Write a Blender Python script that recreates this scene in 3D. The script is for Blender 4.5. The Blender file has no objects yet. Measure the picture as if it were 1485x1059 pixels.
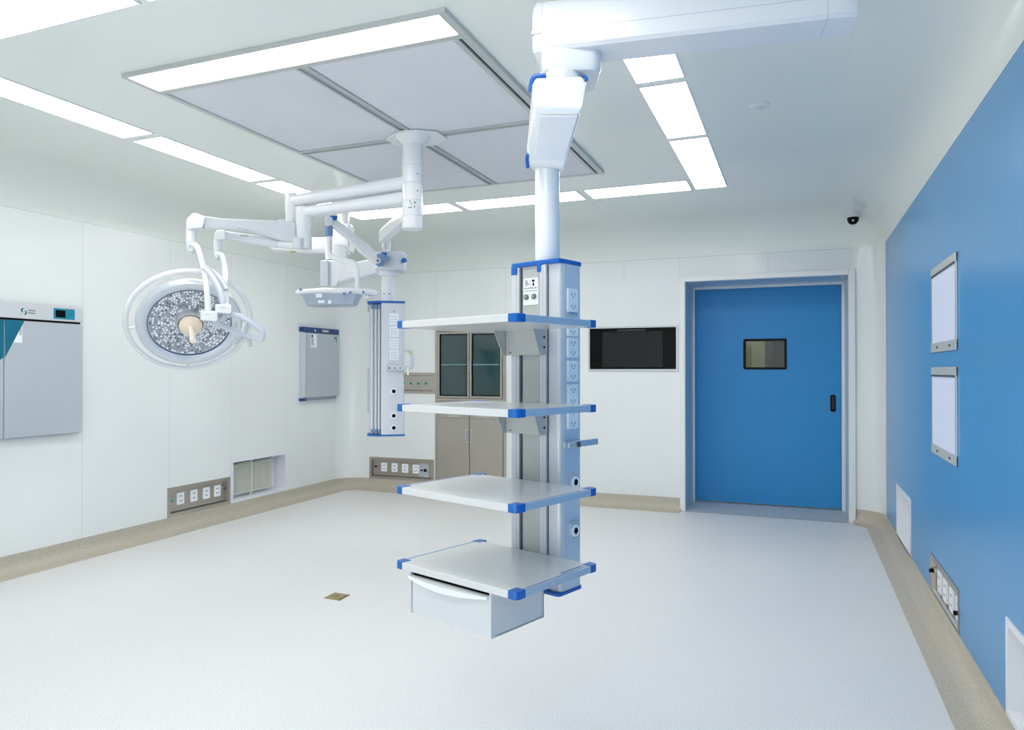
import bpy, bmesh, math, random
from mathutils import Vector, Matrix
random.seed(7)
C = bpy.context.scene.collection
V = Vector
# ---------------------------------------------------------------- room measures (metres)
XL, XR, YB, YF = -4.874, 0.695, 7.074, -1.9
ZS, HC = 2.44, 2.76            # wall top, flat ceiling
YD = 7.64                      # plane of the sliding door
EYE = 1.35
FOC = 1047.22
RT = V((0.929857, 0.367921, 0.0)).normalized()
FW = V((-0.367917, 0.929844, 0.005287)).normalized()
UP = RT.cross(FW).normalized()
CY = 529.5 + 2.215
# sight lines measured on the photograph, cut with a real plane of the room
def ray(u, v): return FW + RT * ((u - 742.5) / FOC) + UP * ((CY - v) / FOC)
def onX(u, v, X): d = ray(u, v); return d * (X / d.x) + V((0, 0, EYE))
def onY(u, v, Y): d = ray(u, v); return d * (Y / d.y) + V((0, 0, EYE))
def onZ(u, v, Z): d = ray(u, v); return d * ((Z - EYE) / d.z) + V((0, 0, EYE))
def onD(u, v, D): return ray(u, v) * D + V((0, 0, EYE))

# ---------------------------------------------------------------- materials
def lin(c):
    out = []
    for x in c[:3]:
        x /= 255.0
        out.append(x / 12.92 if x <= 0.04045 else ((x + 0.055) / 1.055) ** 2.4)
    return (*out, 1.0)
def mat(name, col, rough=0.5, metal=0.0, emit=None, strength=0.0, spec=0.5, noise=None, bump=None, coat=0.0, alpha=None, trans=0.0, aniso=None):
    m = bpy.data.materials.new(name); m.use_nodes = True
    nt = m.node_tree; b = nt.nodes['Principled BSDF']
    b.inputs['Base Color'].default_value = lin(col)
    b.inputs['Roughness'].default_value = rough
    b.inputs['Metallic'].default_value = metal
    b.inputs['Specular IOR Level'].default_value = spec
    b.inputs['Coat Weight'].default_value = coat
    b.inputs['Coat Roughness'].default_value = 0.1
    b.inputs['Transmission Weight'].default_value = trans
    if emit:
        b.inputs['Emission Color'].default_value = lin(emit)
        b.inputs['Emission Strength'].default_value = strength
    if noise or bump:
        tc = nt.nodes.new('ShaderNodeTexCoord')
    if noise:                        # (scale, second colour, ramp low, ramp high, stretch)
        sc, c2, lo, hi = noise[:4]
        n = nt.nodes.new('ShaderNodeTexNoise'); n.inputs['Scale'].default_value = sc
        n.inputs['Detail'].default_value = 3
        mp = nt.nodes.new('ShaderNodeMapping')
        if len(noise) > 4: mp.inputs['Scale'].default_value = noise[4]
        nt.links.new(tc.outputs['Object'], mp.inputs['Vector'])
        nt.links.new(mp.outputs['Vector'], n.inputs['Vector'])
        r = nt.nodes.new('ShaderNodeValToRGB')
        r.color_ramp.elements[0].position = lo; r.color_ramp.elements[0].color = lin(c2)
        r.color_ramp.elements[1].position = hi; r.color_ramp.elements[1].color = lin(col)
        nt.links.new(n.outputs['Fac'], r.inputs['Fac'])
        nt.links.new(r.outputs['Color'], b.inputs['Base Color'])
    if bump:
        n = nt.nodes.new('ShaderNodeTexNoise'); n.inputs['Scale'].default_value = bump[0]
        bp = nt.nodes.new('ShaderNodeBump'); bp.inputs['Strength'].default_value = bump[1]; bp.inputs['Distance'].default_value = 0.01
        nt.links.new(tc.outputs['Object'], n.inputs['Vector'])
        nt.links.new(n.outputs['Fac'], bp.inputs['Height'])
        nt.links.new(bp.outputs['Normal'], b.inputs['Normal'])
    return m
def seam_mat(name, col, axis, seams, seamcol, rough, extra=(), coat=0.0, w=0.0018):
    """painted metal wall panels: thin joints at the given coordinates; extra = (coordinate, z0, z1) joints of limited height; 'z' joints via (None, z)"""
    m = mat(name, col, rough, coat=coat)
    nt = m.node_tree; b = nt.nodes['Principled BSDF']
    tc = nt.nodes.new('ShaderNodeTexCoord'); sp = nt.nodes.new('ShaderNodeSeparateXYZ')
    nt.links.new(tc.outputs['Object'], sp.inputs[0])
    def math_(op, a, bb, c=None):
        n = nt.nodes.new('ShaderNodeMath'); n.operation = op
        for i, x in enumerate((a, bb, c)):
            if x is None: continue
            if isinstance(x, (int, float)): n.inputs[i].default_value = x
            else: nt.links.new(x, n.inputs[i])
        return n.outputs[0]
    co = sp.outputs['XYZ'.index(axis)]; z = sp.outputs[2]
    tot = None
    for s in seams:
        c = math_('COMPARE', co, s, w); tot = c if tot is None else math_('MAXIMUM', tot, c)
    for s, z0, z1 in extra:
        c = math_('COMPARE', co, s, w)
        c = math_('MULTIPLY', c, math_('COMPARE', z, (z0 + z1) / 2, (z1 - z0) / 2)); tot = c if tot is None else math_('MAXIMUM', tot, c)
    c = math_('COMPARE', z, ZS - 0.003, 0.0025); tot = math_('MAXIMUM', tot, c)
    mx = nt.nodes.new('ShaderNodeMix'); mx.data_type = 'RGBA'
    n = nt.nodes.new('ShaderNodeTexNoise'); n.inputs['Scale'].default_value = 0.9
    nt.links.new(tc.outputs['Object'], n.inputs['Vector'])
    r = nt.nodes.new('ShaderNodeValToRGB')
    r.color_ramp.elements[0].position = 0.35; r.color_ramp.elements[0].color = lin([x * 0.975 for x in col])
    r.color_ramp.elements[1].position = 0.65; r.color_ramp.elements[1].color = lin(col)
    nt.links.new(n.outputs['Fac'], r.inputs['Fac'])
    nt.links.new(r.outputs['Color'], mx.inputs[6])
    mx.inputs[7].default_value = lin(seamcol)
    nt.links.new(math_('MULTIPLY', tot, 0.8), mx.inputs[0])
    nt.links.new(mx.outputs[2], b.inputs['Base Color'])
    return m
def floor_mat(name, col, dark, scale=190, lo=0.36, hi=0.52, rough=0.42):
    m = mat(name, col, rough, spec=0.35)
    nt = m.node_tree; b = nt.nodes['Principled BSDF']
    tc = nt.nodes.new('ShaderNodeTexCoord')
    n = nt.nodes.new('ShaderNodeTexNoise'); n.inputs['Scale'].default_value = scale; n.inputs['Detail'].default_value = 2
    n2 = nt.nodes.new('ShaderNodeTexNoise'); n2.inputs['Scale'].default_value = 1.3
    r = nt.nodes.new('ShaderNodeValToRGB')
    r.color_ramp.elements[0].position = lo; r.color_ramp.elements[0].color = lin(dark)
    r.color_ramp.elements[1].position = hi; r.color_ramp.elements[1].color = lin(col)
    mr = nt.nodes.new('ShaderNodeMapRange'); mr.inputs[1].default_value = 0.3; mr.inputs[2].default_value = 0.7
    mr.inputs[3].default_value = rough - 0.05; mr.inputs[4].default_value = rough + 0.08
    for k in (n, n2): nt.links.new(tc.outputs['Object'], k.inputs['Vector'])
    nt.links.new(n.outputs['Fac'], r.inputs['Fac']); nt.links.new(r.outputs['Color'], b.inputs['Base Color'])
    nt.links.new(n2.outputs['Fac'], mr.inputs[0]); nt.links.new(mr.outputs[0], b.inputs['Roughness'])
    bp = nt.nodes.new('ShaderNodeBump'); bp.inputs['Strength'].default_value = 0.02; bp.inputs['Distance'].default_value = 0.002
    nt.links.new(n.outputs['Fac'], bp.inputs['Height']); nt.links.new(bp.outputs['Normal'], b.inputs['Normal'])
    return m

WHITE = (233, 236, 235)
M = dict(
    ceil=mat('ceiling_paint', (231, 235, 230), 0.3, coat=0.2, noise=(0.5, (226, 231, 225), 0.35, 0.65)),
    wl=seam_mat('wall_panels_side', WHITE, 'Y', [3.762, 4.553, 5.252, 6.035], (196, 202, 202), 0.32, coat=0.2),
    wb=seam_mat('wall_panels_back', WHITE, 'X', [-3.701, -2.872, -2.06], (190, 197, 198), 0.32, [(-1.602, 2.2, 2.5), (-1.056, 2.23, 2.5), (-0.253, 2.23, 2.5)], coat=0.2),
    wc=mat('corner_panel', WHITE, 0.22, coat=0.3),
    wr=seam_mat('blue_wall_panels', (76, 150, 206), 'Y', [6.133, 5.41, 4.64, 3.888, 3.053, 2.2, 1.4], (62, 122, 172), 0.3, coat=0.12),
    floor=floor_mat('speckled_vinyl', (226, 226, 226), (202, 203, 204)),
    rshade=floor_mat('recess_floor_shade', (192, 198, 202), (172, 178, 184)),  # darker floor tone standing in for shade in the door recess
    beige=floor_mat('beige_vinyl', (198, 191, 177), (176, 168, 153), 150, 0.38, 0.6, 0.4),
    lampon=mat('light_diffuser_lit', (255, 255, 255), 0.4, emit=(255, 252, 247), strength=6.2),
    lframe=mat('light_frame_white', (228, 230, 232), 0.5),
    diff=mat('laminar_fabric', (222, 223, 227), 0.75, spec=0.2, noise=(1.8, (217, 218, 223), 0.35, 0.65)),
    alu=mat('brushed_aluminium', (198, 201, 200), 0.4, 0.35),
    black=mat('black_plastic', (5, 5, 6), 0.4, spec=0.15),
    dark=mat('dark_gap', (40, 43, 46), 0.6),
    enamel=mat('white_enamel', (228, 230, 232), 0.25, coat=0.4),
    enamel2=mat('white_plastic', (214, 217, 220), 0.35),
    arm=mat('arm_enamel', (228, 230, 234), 0.28, coat=0.3),
    greyp=mat('pale_grey_plastic', (196, 203, 212), 0.35),
    blue=mat('blue_plastic', (10, 94, 178), 0.35),
    bluegrey=mat('bluegrey_plastic', (112, 144, 182), 0.4),
    colf=mat('anodised_face', (212, 214, 218), 0.36, 0.2),
    cols=mat('anodised_side_reflection', (204, 212, 224), 0.32, 0.15),  # bluer than the front face, painting in the blue wall's reflection
    colg=mat('plate_grey', (186, 189, 187), 0.4, 0.2),
    shelf=mat('shelf_coating', (212, 213, 213), 0.28, 0.0, coat=0.3),
    rail=mat('anodised_rail', (170, 190, 210), 0.3, 0.2),
    steel=mat('stainless_steel', (186, 180, 170), 0.3, 0.88, noise=(1.2, (176, 170, 160), 0.3, 0.7, (1, 1, 1.5))),
    steel2=mat('bright_steel', (206, 209, 211), 0.3, 0.5),
    glassd=mat('tinted_cabinet_glass', (40, 66, 66), 0.06, 0.0, spec=0.8),
    screen=mat('monitor_glass', (6, 7, 8), 0.12, spec=0.15),
    screen2=mat('monitor_panel', (24, 27, 29), 0.08, spec=0.3),
    door=mat('door_blue', (40, 142, 204), 0.45),
    reveal=mat('reveal_reflected_blue', (184, 206, 222), 0.3, coat=0.3),  # blue tint paints reflected colour into the reveal
    trimw=mat('door_trim_white', (236, 236, 234), 0.3),
    trimb=mat('vent_trim', (228, 230, 236), 0.35),
    dwall=mat('corridor_wall', (150, 150, 118), 0.8),
    dwall2=mat('corridor_dark', (56, 64, 50), 0.8),
    led=mat('lamp_reflector', (198, 202, 210), 0.35, 0.25),
    ledlens=mat('lamp_lens_clear', (240, 244, 250), 0.08, emit=(255, 255, 255), strength=0.15),
    ledmid=mat('lamp_lens_grey', (190, 195, 206), 0.2, 0.2),
    leddark=mat('lamp_lens_dark', (126, 132, 146), 0.2, 0.3),
    rim=mat('lamp_housing', (206, 212, 220), 0.3, 0.3),
    cream=mat('cream_plastic', (240, 222, 200), 0.45),
    cream2=mat('cream_handle', (246, 236, 220), 0.4),
    trayg=mat('tray_smoked', (168, 180, 196), 0.3, 0.1),
    cabg=mat('cabinet_grey_door', (184, 191, 198), 0.38, noise=(1.5, (178, 186, 194), 0.3, 0.7)),
    cabh=mat('cabinet_header', (206, 209, 213), 0.35, 0.1),
    teal=mat('teal_paint', (0, 104, 130), 0.35),
    teal2=mat('teal_panel', (14, 132, 160), 0.35),
    navy=mat('navy_strip', (26, 64, 124), 0.35),
    green=mat('green_mark', (20, 128, 92), 0.45),
    gold=mat('brass_plate', (166, 152, 108), 0.35, 0.55),
    golddark=mat('brass_screw', (96, 82, 54), 0.4, 0.5),
    ink=mat('printed_ink', (70, 76, 84), 0.6),
    ink2=mat('printed_ink_pale', (150, 156, 166), 0.6),
    sock=mat('socket_plate', (240, 243, 248), 0.3),
    glass=mat('window_glass', (214, 220, 210), 0.02, trans=1.0),
    film=mat('viewbox_screen', (208, 213, 232), 0.3, emit=(208, 214, 236), strength=0.12),
    ventw=mat('vent_white', (222, 224, 228), 0.45),
    slat=mat('grille_ivory', (214, 214, 204), 0.4),
)

# ---------------------------------------------------------------- mesh builder
class MB:
    def __init__(s, F=None): s.bm = bmesh.new(); s.F = F; s.mi = 0
    def _f(s, verts):
        try: f = s.bm.faces.new(verts); f.material_index = s.mi; return f
        except ValueError: return None
    def v(s, p):
        p = V(p)
        if s.F: p = s.F @ p
        return s.bm.verts.new(p)
    def box2(s, x0, x1, y0, y1, z0, z1):
        vs = [s.v((x, y, z)) for x in (x0, x1) for y in (y0, y1) for z in (z0, z1)]
        for q in ((0, 1, 3, 2), (4, 6, 7, 5), (0, 4, 5, 1), (2, 3, 7, 6), (0, 2, 6, 4), (1, 5, 7, 3)): s._f([vs[i] for i in q])
        return s
    def quad(s, *p): s._f([s.v(x) for x in p]); return s
    def loft(s, rings, caps=True, closed=False):
        R = [[s.v(p) for p in r] for r in rings]; n = len(R[0])
        for i in range(len(R) - (0 if closed else 1)):
            a, b = R[i], R[(i + 1) % len(R)]
            for j in range(n): s._f([a[j], a[(j + 1) % n], b[(j + 1) % n], b[j]])
        if caps and not closed: s._f(R[0][::-1]); s._f(R[-1])
        return s
    def sheet(s, rows):
        R = [[s.v(p) for p in r] for r in rows]
        for a, b in zip(R, R[1:]):
            for j in range(len(a) - 1): s._f([a[j], a[j + 1], b[j + 1], b[j]])
        return s
    def prism(s, pts, z0, z1): return s.loft([[(x, y, z0) for x, y in pts], [(x, y, z1) for x, y in pts]])
    def rings(s, A, ax, prof, n=32):
        A = V(A); ax = V(ax).normalized()
        t = ax.orthogonal().normalized(); w = ax.cross(t)
        return [[A + ax * h + (t * math.cos(a) + w * math.sin(a)) * r for a in [2 * math.pi * k / n for k in range(n)]] for r, h in prof]
    def lathe(s, A, ax, prof, n=32, caps=True): return s.loft(s.rings(A, ax, prof, n), caps)
    def cyl(s, A, B, r, r2=None, n=24):
        A, B = V(A), V(B); return s.lathe(A, B - A, [(r, 0), (r if r2 is None else r2, (B - A).length)], n)
    def tube(s, pts, r, n=10, closed=False, sub=6, smooth=True):
        P = [V(p) for p in pts]
        if smooth and len(P) > 2:
            Q = []; m = len(P)
            for i in range(m if closed else m - 1):
                a, b, c, d = (P[(i - 1) % m], P[i], P[(i + 1) % m], P[(i + 2) % m]) if closed else (P[max(i - 1, 0)], P[i], P[i + 1], P[min(i + 2, m - 1)])
                for k in range(sub):
                    t = k / sub
                    Q.append(0.5 * ((2 * b) + (c - a) * t + (2 * a - 5 * b + 4 * c - d) * t * t + (3 * b - a - 3 * c + d) * t ** 3))
            if not closed: Q.append(P[-1])
            P = Q
        rings = []; prev = None; m = len(P)
        for i, p in enumerate(P):
            T = (P[(i + 1) % m] - P[(i - 1) % m]) if closed else (P[min(i + 1, m - 1)] - P[max(i - 1, 0)])
            T.normalize()
            N = (prev - T * prev.dot(T)).normalized() if prev else T.orthogonal().normalized()
            prev = N; B = T.cross(N)
            rr = r(i / (m - 1)) if callable(r) else r
            rings.append([p + (N * math.cos(a) + B * math.sin(a)) * rr for a in [2 * math.pi * k / n for k in range(n)]])
        return s.loft(rings, True, closed)
    def beam(s, A, B, w0, h0, w1=None, h1=None, rad=0.3, mids=()):
        """rounded-rectangle section from A to B; mids = (t, w, h, dz)"""
        A, B = V(A), V(B); w1 = w1 or w0; h1 = h1 or h0
        T = (B - A).normalized(); S = T.cross(V((0, 0, 1))).normalized(); U = S.cross(T).normalized()
        rings = []
        for t, w, h, dz in [(0, w0, h0, 0)] + list(mids) + [(1, w1, h1, 0)]:
            c = A.lerp(B, t) + V((0, 0, dz)); r = min(w, h) * rad; ring = []
            for sx, sy, a0 in ((1, 1, 0), (-1, 1, 90), (-1, -1, 180), (1, -1, 270)):
                for k in range(5):
                    a = math.radians(a0 + 22.5 * k)
                    ring.append(c + S * (sx * (w / 2 - r) + r * math.cos(a)) + U * (sy * (h / 2 - r) + r * math.sin(a)))
            rings.append(ring)
        return s.loft(rings)
    def hull(s, pts):
        vs = [s.v(p) for p in pts]
        g = bmesh.ops.convex_hull(s.bm, input=vs)
        dead = [e for e in g['geom_interior'] + g['geom_unused'] if isinstance(e, bmesh.types.BMVert)]
        if dead: bmesh.ops.delete(s.bm, geom=list(set(dead)), context='VERTS')
        bmesh.ops.dissolve_limit(s.bm, angle_limit=0.02, verts=s.bm.verts, edges=s.bm.edges)
        return s
    def torus(s, c, ax, R, r, n=64, m=10):
        c = V(c); ax = V(ax).normalized(); t = ax.orthogonal().normalized(); w = ax.cross(t); rings = []
        for k in range(n):
            a = 2 * math.pi * k / n; d = t * math.cos(a) + w * math.sin(a)
            rings.append([c + d * (R + r * math.cos(b)) + ax * (r * math.sin(b)) for b in [2 * math.pi * j / m for j in range(m)]])
        return s.loft(rings, False, True)
def rrect(x0, x1, y0, y1, r, n=6, which=(1, 1, 1, 1)):
    """rounded rectangle outline; which = (x1y1, x0y1, x0y0, x1y0)"""
    pts = []
    for (cx, cy, a0, f) in ((x1, y1, 0, which[0]), (x0, y1, 90, which[1]), (x0, y0, 180, which[2]), (x1, y0, 270, which[3])):
        sx = -1 if cx == x1 else 1; sy = -1 if cy == y1 else 1
        if not f: pts.append((cx, cy)); continue
        for k in range(n + 1):
            a = math.radians(a0 + 90 * k / n); pts.append((cx + sx * r + r * math.cos(a), cy + sy * r + r * math.sin(a)))
    return pts
def root_matrix(o):
    while o.parent: o = o.parent
    return o.matrix_basis.copy()
def obj(name, mb, mats, parent=None, bevel=0, smooth=True, origin=None, seg=2, keep=False):
    bm = mb.bm
    if name == 'ceiling': bmesh.ops.remove_doubles(bm, verts=bm.verts, dist=1e-6)
    bmesh.ops.recalc_face_normals(bm, faces=bm.faces)
    if parent is not None: bm.transform(root_matrix(parent).inverted())
    me = bpy.data.meshes.new(name)
    o = bpy.data.objects.new(name, me); C.objects.link(o)
    if parent is not None: o.parent = parent
    elif not keep:
        if origin is None:
            xs = [v.co for v in bm.verts]
            origin = V((sum(p.x for p in xs) / len(xs), sum(p.y for p in xs) / len(xs), min(p.z for p in xs)))
        bm.transform(Matrix.Translation(-V(origin))); o.location = origin
    if smooth:
        for f in bm.faces: f.smooth = True
        for e in bm.edges: e.smooth = e.calc_face_angle(0) < math.radians(32) if len(e.link_faces) == 2 else True
    for f in bm.faces:
        if len(f.verts) > 34:
            f.smooth = False
            for e in f.edges: e.smooth = False
    bm.to_mesh(me); bm.free()
    for m in (mats if isinstance(mats, (list, tuple)) else [mats]): me.materials.append(m if not isinstance(m, str) else M[m])
    if bevel:
        b = o.modifiers.new('bevel', 'BEVEL'); b.width = bevel; b.segments = seg; b.limit_method = 'ANGLE'; b.angle_limit = math.radians(40)
        b.use_clamp_overlap = True; b.harden_normals = True
    return o
def tag(o, label, cat, group=None, kind=None):
    o['label'] = label; o['category'] = cat
    if group: o['group'] = group
    if kind: o['kind'] = kind
    return o
def thing(name, label, cat, loc, rz=0, group=None):
    o = bpy.data.objects.new(name, None); C.objects.link(o); o.empty_display_size = 0.1
    o.location = loc; o.rotation_euler = (0, 0, rz)
    o.matrix_basis = Matrix.Translation(V(loc)) @ Matrix.Rotation(rz, 4, 'Z')
    return tag(o, label, cat, group)
def struct(name, mb, m, parent=None, **k):
    o = obj(name, mb, m, parent, keep=True, **k)
    if parent is None: o['kind'] = 'structure'
    return o

# ================================================================ ROOM SHELL
def holed(axis, c, u0, u1, v0, v1, holes):
    """flat wall in plane axis=c spanning u (the other horizontal axis) and z, with rectangular openings"""
    mb = MB()
    us = sorted({u0, u1, *[h[0] for h in holes], *[h[1] for h in holes]}); vs = sorted({v0, v1, *[h[2] for h in holes], *[h[3] for h in holes]})
    for a, b in zip(us, us[1:]):
        for d, e in zip(vs, vs[1:]):
            um, vm = (a + b) / 2, (d + e) / 2
            if any(h[0] < um < h[1] and h[2] < vm < h[3] for h in holes): continue
            P = [(a, d), (b, d), (b, e), (a, e)]
            mb.quad(*[((c, p[0], p[1]) if axis == 'X' else (p[0], c, p[1])) for p in P])
    return mb
L_SOCK = (4.535, 5.24, 0.125, 0.365); L_VENT = (5.262, 6.032, 0.128, 0.51)
B_SOCK = (-4.545, -3.725, 0.125, 0.362); B_GAS = (-4.50, -3.712, 1.094, 1.321)
DOOR = (-1.004, 0.42, 0.0, 2.2)
R_VENT = (5.422, 6.136, 0.118, 0.49); R_SOCK = (3.888, 4.652, 0.088, 0.325); R_VENT2 = (2.30, 3.048, 0.127, 0.462)
YC = 6.85; XCL = -4.55; XCR = 0.445
struct('wall_left', holed('X', XL, YF, YC, 0, ZS, [L_SOCK, L_VENT]), 'wl')
struct('wall_back', holed('Y', YB, XCL, XCR, 0, ZS, [B_SOCK, B_GAS, DOOR]), 'wb')
struct('wall_right', holed('X', XR, YF, YC, 0, ZS, [R_VENT, R_SOCK, R_VENT2]), 'wr')
mb = MB(); mb.quad((XL, YF, 0), (XR, YF, 0), (XR, YF, HC), (XL, YF, HC)); struct('wall_front', mb, 'wc')
# wall line seen from above: (x, y, nx, ny, cove depth)
def wall_path():
    P = [(XL, YF, 1, 0, .31), (XL, 2.5, 1, 0, .31), (XL, YC, 1, 0, .31)]
    n = 12
    for k in range(1, n):
        a = math.pi - (math.pi / 2) * k / n; cx, cy, A, B = XCL, YC, XCL - XL, YB - YC
        nx, ny = -math.cos(a) / A, -math.sin(a) / B; l = math.hypot(nx, ny)
        P.append((cx + A * math.cos(a), cy + B * math.sin(a), nx / l, ny / l, .31))
    P += [(XCL, YB, 0, -1, .31), (-1.06, YB, 0, -1, .31), (XCR, YB, 0, -1, .31)]
    for k in range(1, n):
        a = math.pi / 2 - (math.pi / 2) * k / n; cx, cy, A, B = XCR, YC, XR - XCR, YB - YC
        nx, ny = -math.cos(a) / A, -math.sin(a) / B; l = math.hypot(nx, ny)
        P.append((cx + A * math.cos(a), cy + B * math.sin(a), nx / l, ny / l, .31 + .14 * k / n))
    P += [(XR, YC, -1, 0, .45), (XR, 2.5, -1, 0, .45), (XR, YF, -1, 0, .45)]
    return P
WP = wall_path()
for nm, i0, i1 in (('wall_back_left', 2, 14), ('wall_back_right', 16, 28)):
    mb = MB(); mb.sheet([[(p[0], p[1], z) for p in WP[i0:i1 + 1]] for z in (0, ZS - 0.006, ZS)]); struct(nm, mb, 'wc')
# coved ceiling
rows = []
for k in range(25):
    t = math.pi / 2 * k / 24
    q = 1 - math.cos(t)
    rows.append([(p[0] + (min(max(p[0], XL + .31), XR - .45) - p[0]) * q, p[1] + (min(p[1], YB - .31) - p[1]) * q, ZS + (HC - ZS) * math.sin(t)) for p in WP])
mb = MB(); mb.sheet(rows)
mb.quad((XL + .31, YF, HC), (XR - .45, YF, HC), (XR - .45, YB - .31, HC), (XL + .31, YB - .31, HC))
ceiling = struct('ceiling', mb, 'ceil')
# fine joints of the ceiling panels
mb = MB()
for x in (-2.6, -1.602):
    mb.box2(x - .0015, x + .0015, 5.76, YB - .32, HC - .0012, HC + .002)
mb.box2(.212, .215, YF + .05, 6.6, HC - .0012, HC + .002)
mb.box2(-.44, .21, 4.98, 4.983, HC - .0012, HC + .002)
struct('trim_1', mb, M['lframe'])
# floor (runs into the door recess)
mb = MB(); mb.quad((XL, YF, 0), (XR, YF, 0), (XR, YB, 0), (XL, YB, 0)); mb.quad((DOOR[0], YB, 0), (DOOR[1], YB, 0), (DOOR[1], YD + 2.3, 0), (DOOR[0], YD + 2.3, 0))
struct('floor', mb, 'floor')
mb = MB(); mb.quad((DOOR[0] + .003, YB - .03, .003), (DOOR[1] - .003, YB - .03, .003), (DOOR[1] - .003, YD - .01, .003), (DOOR[0] + .003, YD - .01, .003)); struct('recess_shade', mb, 'rshade')  # grey sheet added to paint the shade on the recess floor
# coved vinyl skirting
prof = [(0.0, .121), (.006, .121), (.006, .075), (.010, .055), (.020, .034), (.036, .018), (.056, .008), (.075, .005), (.148, .005), (.149, 0)]
def skirting(name, path):
    mb = MB(); mb.sheet([[(p[0] + p[2] * o, p[1] + p[3] * o, z) for p in path] for o, z in prof]); return struct(name, mb, 'beige')
skirting('baseboard_left', WP[:15])
skirting('baseboard_back', [WP[14], (-1.045, YB, 0, -1, 0)])
skirting('baseboard_right', [(.452, YB, 0, -1, 0)] + WP[17:])

# ================================================================ DOORWAY
x0, x1, z1 = DOOR[0], DOOR[1], DOOR[3]
mb = MB()
mb.box2(x0 - .05, x0, YB - .03, YB + .015, 0, z1 + .05); mb.box2(x1, x1 + .055, YB - .03, YB + .015, 0, z1 + .05)
mb.box2(x0, x1, YB - .03, YB + .015, z1, z1 + .05)
struct('trim_2', mb, 'trimw', bevel=.004)
mb = MB()
mb.box2(x0 - .01, x0 + .002, YB + .015, YD, 0, z1 - .002); mb.box2(x0 - .01, x1 + .01, YB + .015, YD, z1 - .002, z1 + .01)
mb.box2(x1 - .002, x1 + .01, YB + .015, YD, 0, z1 - .002)
struct('trim_3', mb, 'reveal')
mb = MB()   # white inner jamb
mb.box2(x0, x0 + .018, YD - .04, YD - .01, 0, z1 - .002); mb.box2(x1 - .028, x1 - .002, YD - .04, YD - .01, 0, z1 - .002); mb.box2(x0 + .018, x1 - .028, YD - .04, YD - .01, z1 - .022, z1 - .002)
struct('trim_4', mb, 'trimw')
# the leaf
LX0, LX1, LZ0, LZ1 = -1.06, .398, .012, 2.30
wx0, wx1, wz0, wz1 = -.510, -.101, 1.359, 1.666
mb = MB()
for a in ((LX0, wx0, LZ0, LZ1), (wx1, LX1, LZ0, LZ1), (wx0, wx1, LZ0, wz0), (wx0, wx1, wz1, LZ1)):
    mb.box2(a[0], a[1], YD, YD + .05, a[2], a[3])
leaf = struct('door_1', mb, 'door')
mb = MB()
o_ = rrect(wx0, wx1, wz0, wz1, .02); i_ = rrect(wx0 + .022, wx1 - .022, wz0 + .022, wz1 - .022, .01)
R_ = [[(x, YD - .006, z) for x, z in i_], [(x, YD - .006, z) for x, z in o_], [(x, YD + .05, z) for x, z in o_], [(x, YD + .05, z) for x, z in i_]]
mb.loft(R_, False, True); fr = obj('window_frame', mb, 'black', leaf)
mb = MB(); mb.box2(wx0 + .02, wx1 - .02, YD + .02, YD + .026, wz0 + .02, wz1 - .02); obj('window_pane', mb, 'glass', fr)
mb = MB(); mb.loft([[(x, y, z) for x, z in rrect(.292, .341, .948, 1.114, .02)] for y in (YD - .008, YD + .002)]); h = obj('door_handle', mb, 'black', leaf, bevel=.003)
mb = MB(); mb.loft([[(x, y, z) for x, z in rrect(.306, .327, .975, 1.10, .009)] for y in (YD - .0095, YD - .007)]); obj('finger_recess', mb, 'dark', h)
mb = MB(); mb.box2(LX1, LX1 + .012, YD - .008, YD + .02, .012, z1 - .03); obj('door_seal', mb, 'black', leaf)
# corridor beyond the pane
mb = MB(); xa, xb, ya, yb, za, zc_ = -3.0, 2.4, YD + .055, YD + 2.3, -.01, 2.9
mb.quad((xa, yb, za), (xb, yb, za), (xb, yb, zc_), (xa, yb, zc_)); mb.quad((xa, ya, za), (xa, yb, za), (xa, yb, zc_), (xa, ya, zc_)); mb.quad((xb, ya, za), (xb, yb, za), (xb, yb, zc_), (xb, ya, zc_))
mb.quad((xa, ya, zc_), (xb, ya, zc_), (xb, yb, zc_), (xa, yb, zc_)); mb.quad((xa, ya, za), (xb, ya, za), (xb, yb, za), (xa, yb, za))
cw = struct('wall_corridor', mb, 'dwall')
mb = MB(); mb.box2(-.262, -.05, YD + 1.0, YD + 1.06, .02, 2.85); obj('pillar', mb, 'black', cw)
mb = MB(); mb.box2(-.345, -.262, YD + 1.02, YD + 1.1, .02, 2.85); obj('pillar', mb, 'dwall2', cw)

# ================================================================ CEILING LIGHTS
def ceiling_light(x0, x1, y0, y1, label, group, f=.008):
    t = thing('ceiling_light', label, 'ceiling light', ((x0 + x1) / 2, (y0 + y1) / 2, HC), 0, group)
    mb = MB(); z0 = HC - .006
    for a in ((x0 - f, x1 + f, y0 - f, y0), (x0 - f, x1 + f, y1, y1 + f), (x0 - f, x0, y0, y1), (x1, x1 + f, y0, y1)): mb.box2(a[0], a[1], a[2], a[3], z0, HC)
    obj('frame', mb, 'lframe', t)
    mb = MB(); mb.box2(x0, x1, y0, y1, HC - .004, HC - .001); obj('diffuser', mb, 'lampon', t)
gL = 'strip lights of the lit ring round the ceiling'
lxa, lxb = -3.79, -3.555; rxa, rxb = -.73, -.505; bya, byb = 5.445, 5.735; nya, nyb = 1.76, 2.04; g = .012
for (a, b, l) in ((2.05, 3.20, 'lit ceiling strip panel above the wall with the teal-cornered cabinet, nearest the viewer'),
                  (3.245, 4.28, 'second lit panel of the ceiling strip along the white cabinet wall'),
                  (4.325, 5.40, 'third lit panel of the ceiling strip along the white cabinet wall, behind the lamp arms')):
    ceiling_light(lxa, lxb, a + g, b - g, l, gL)
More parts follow.
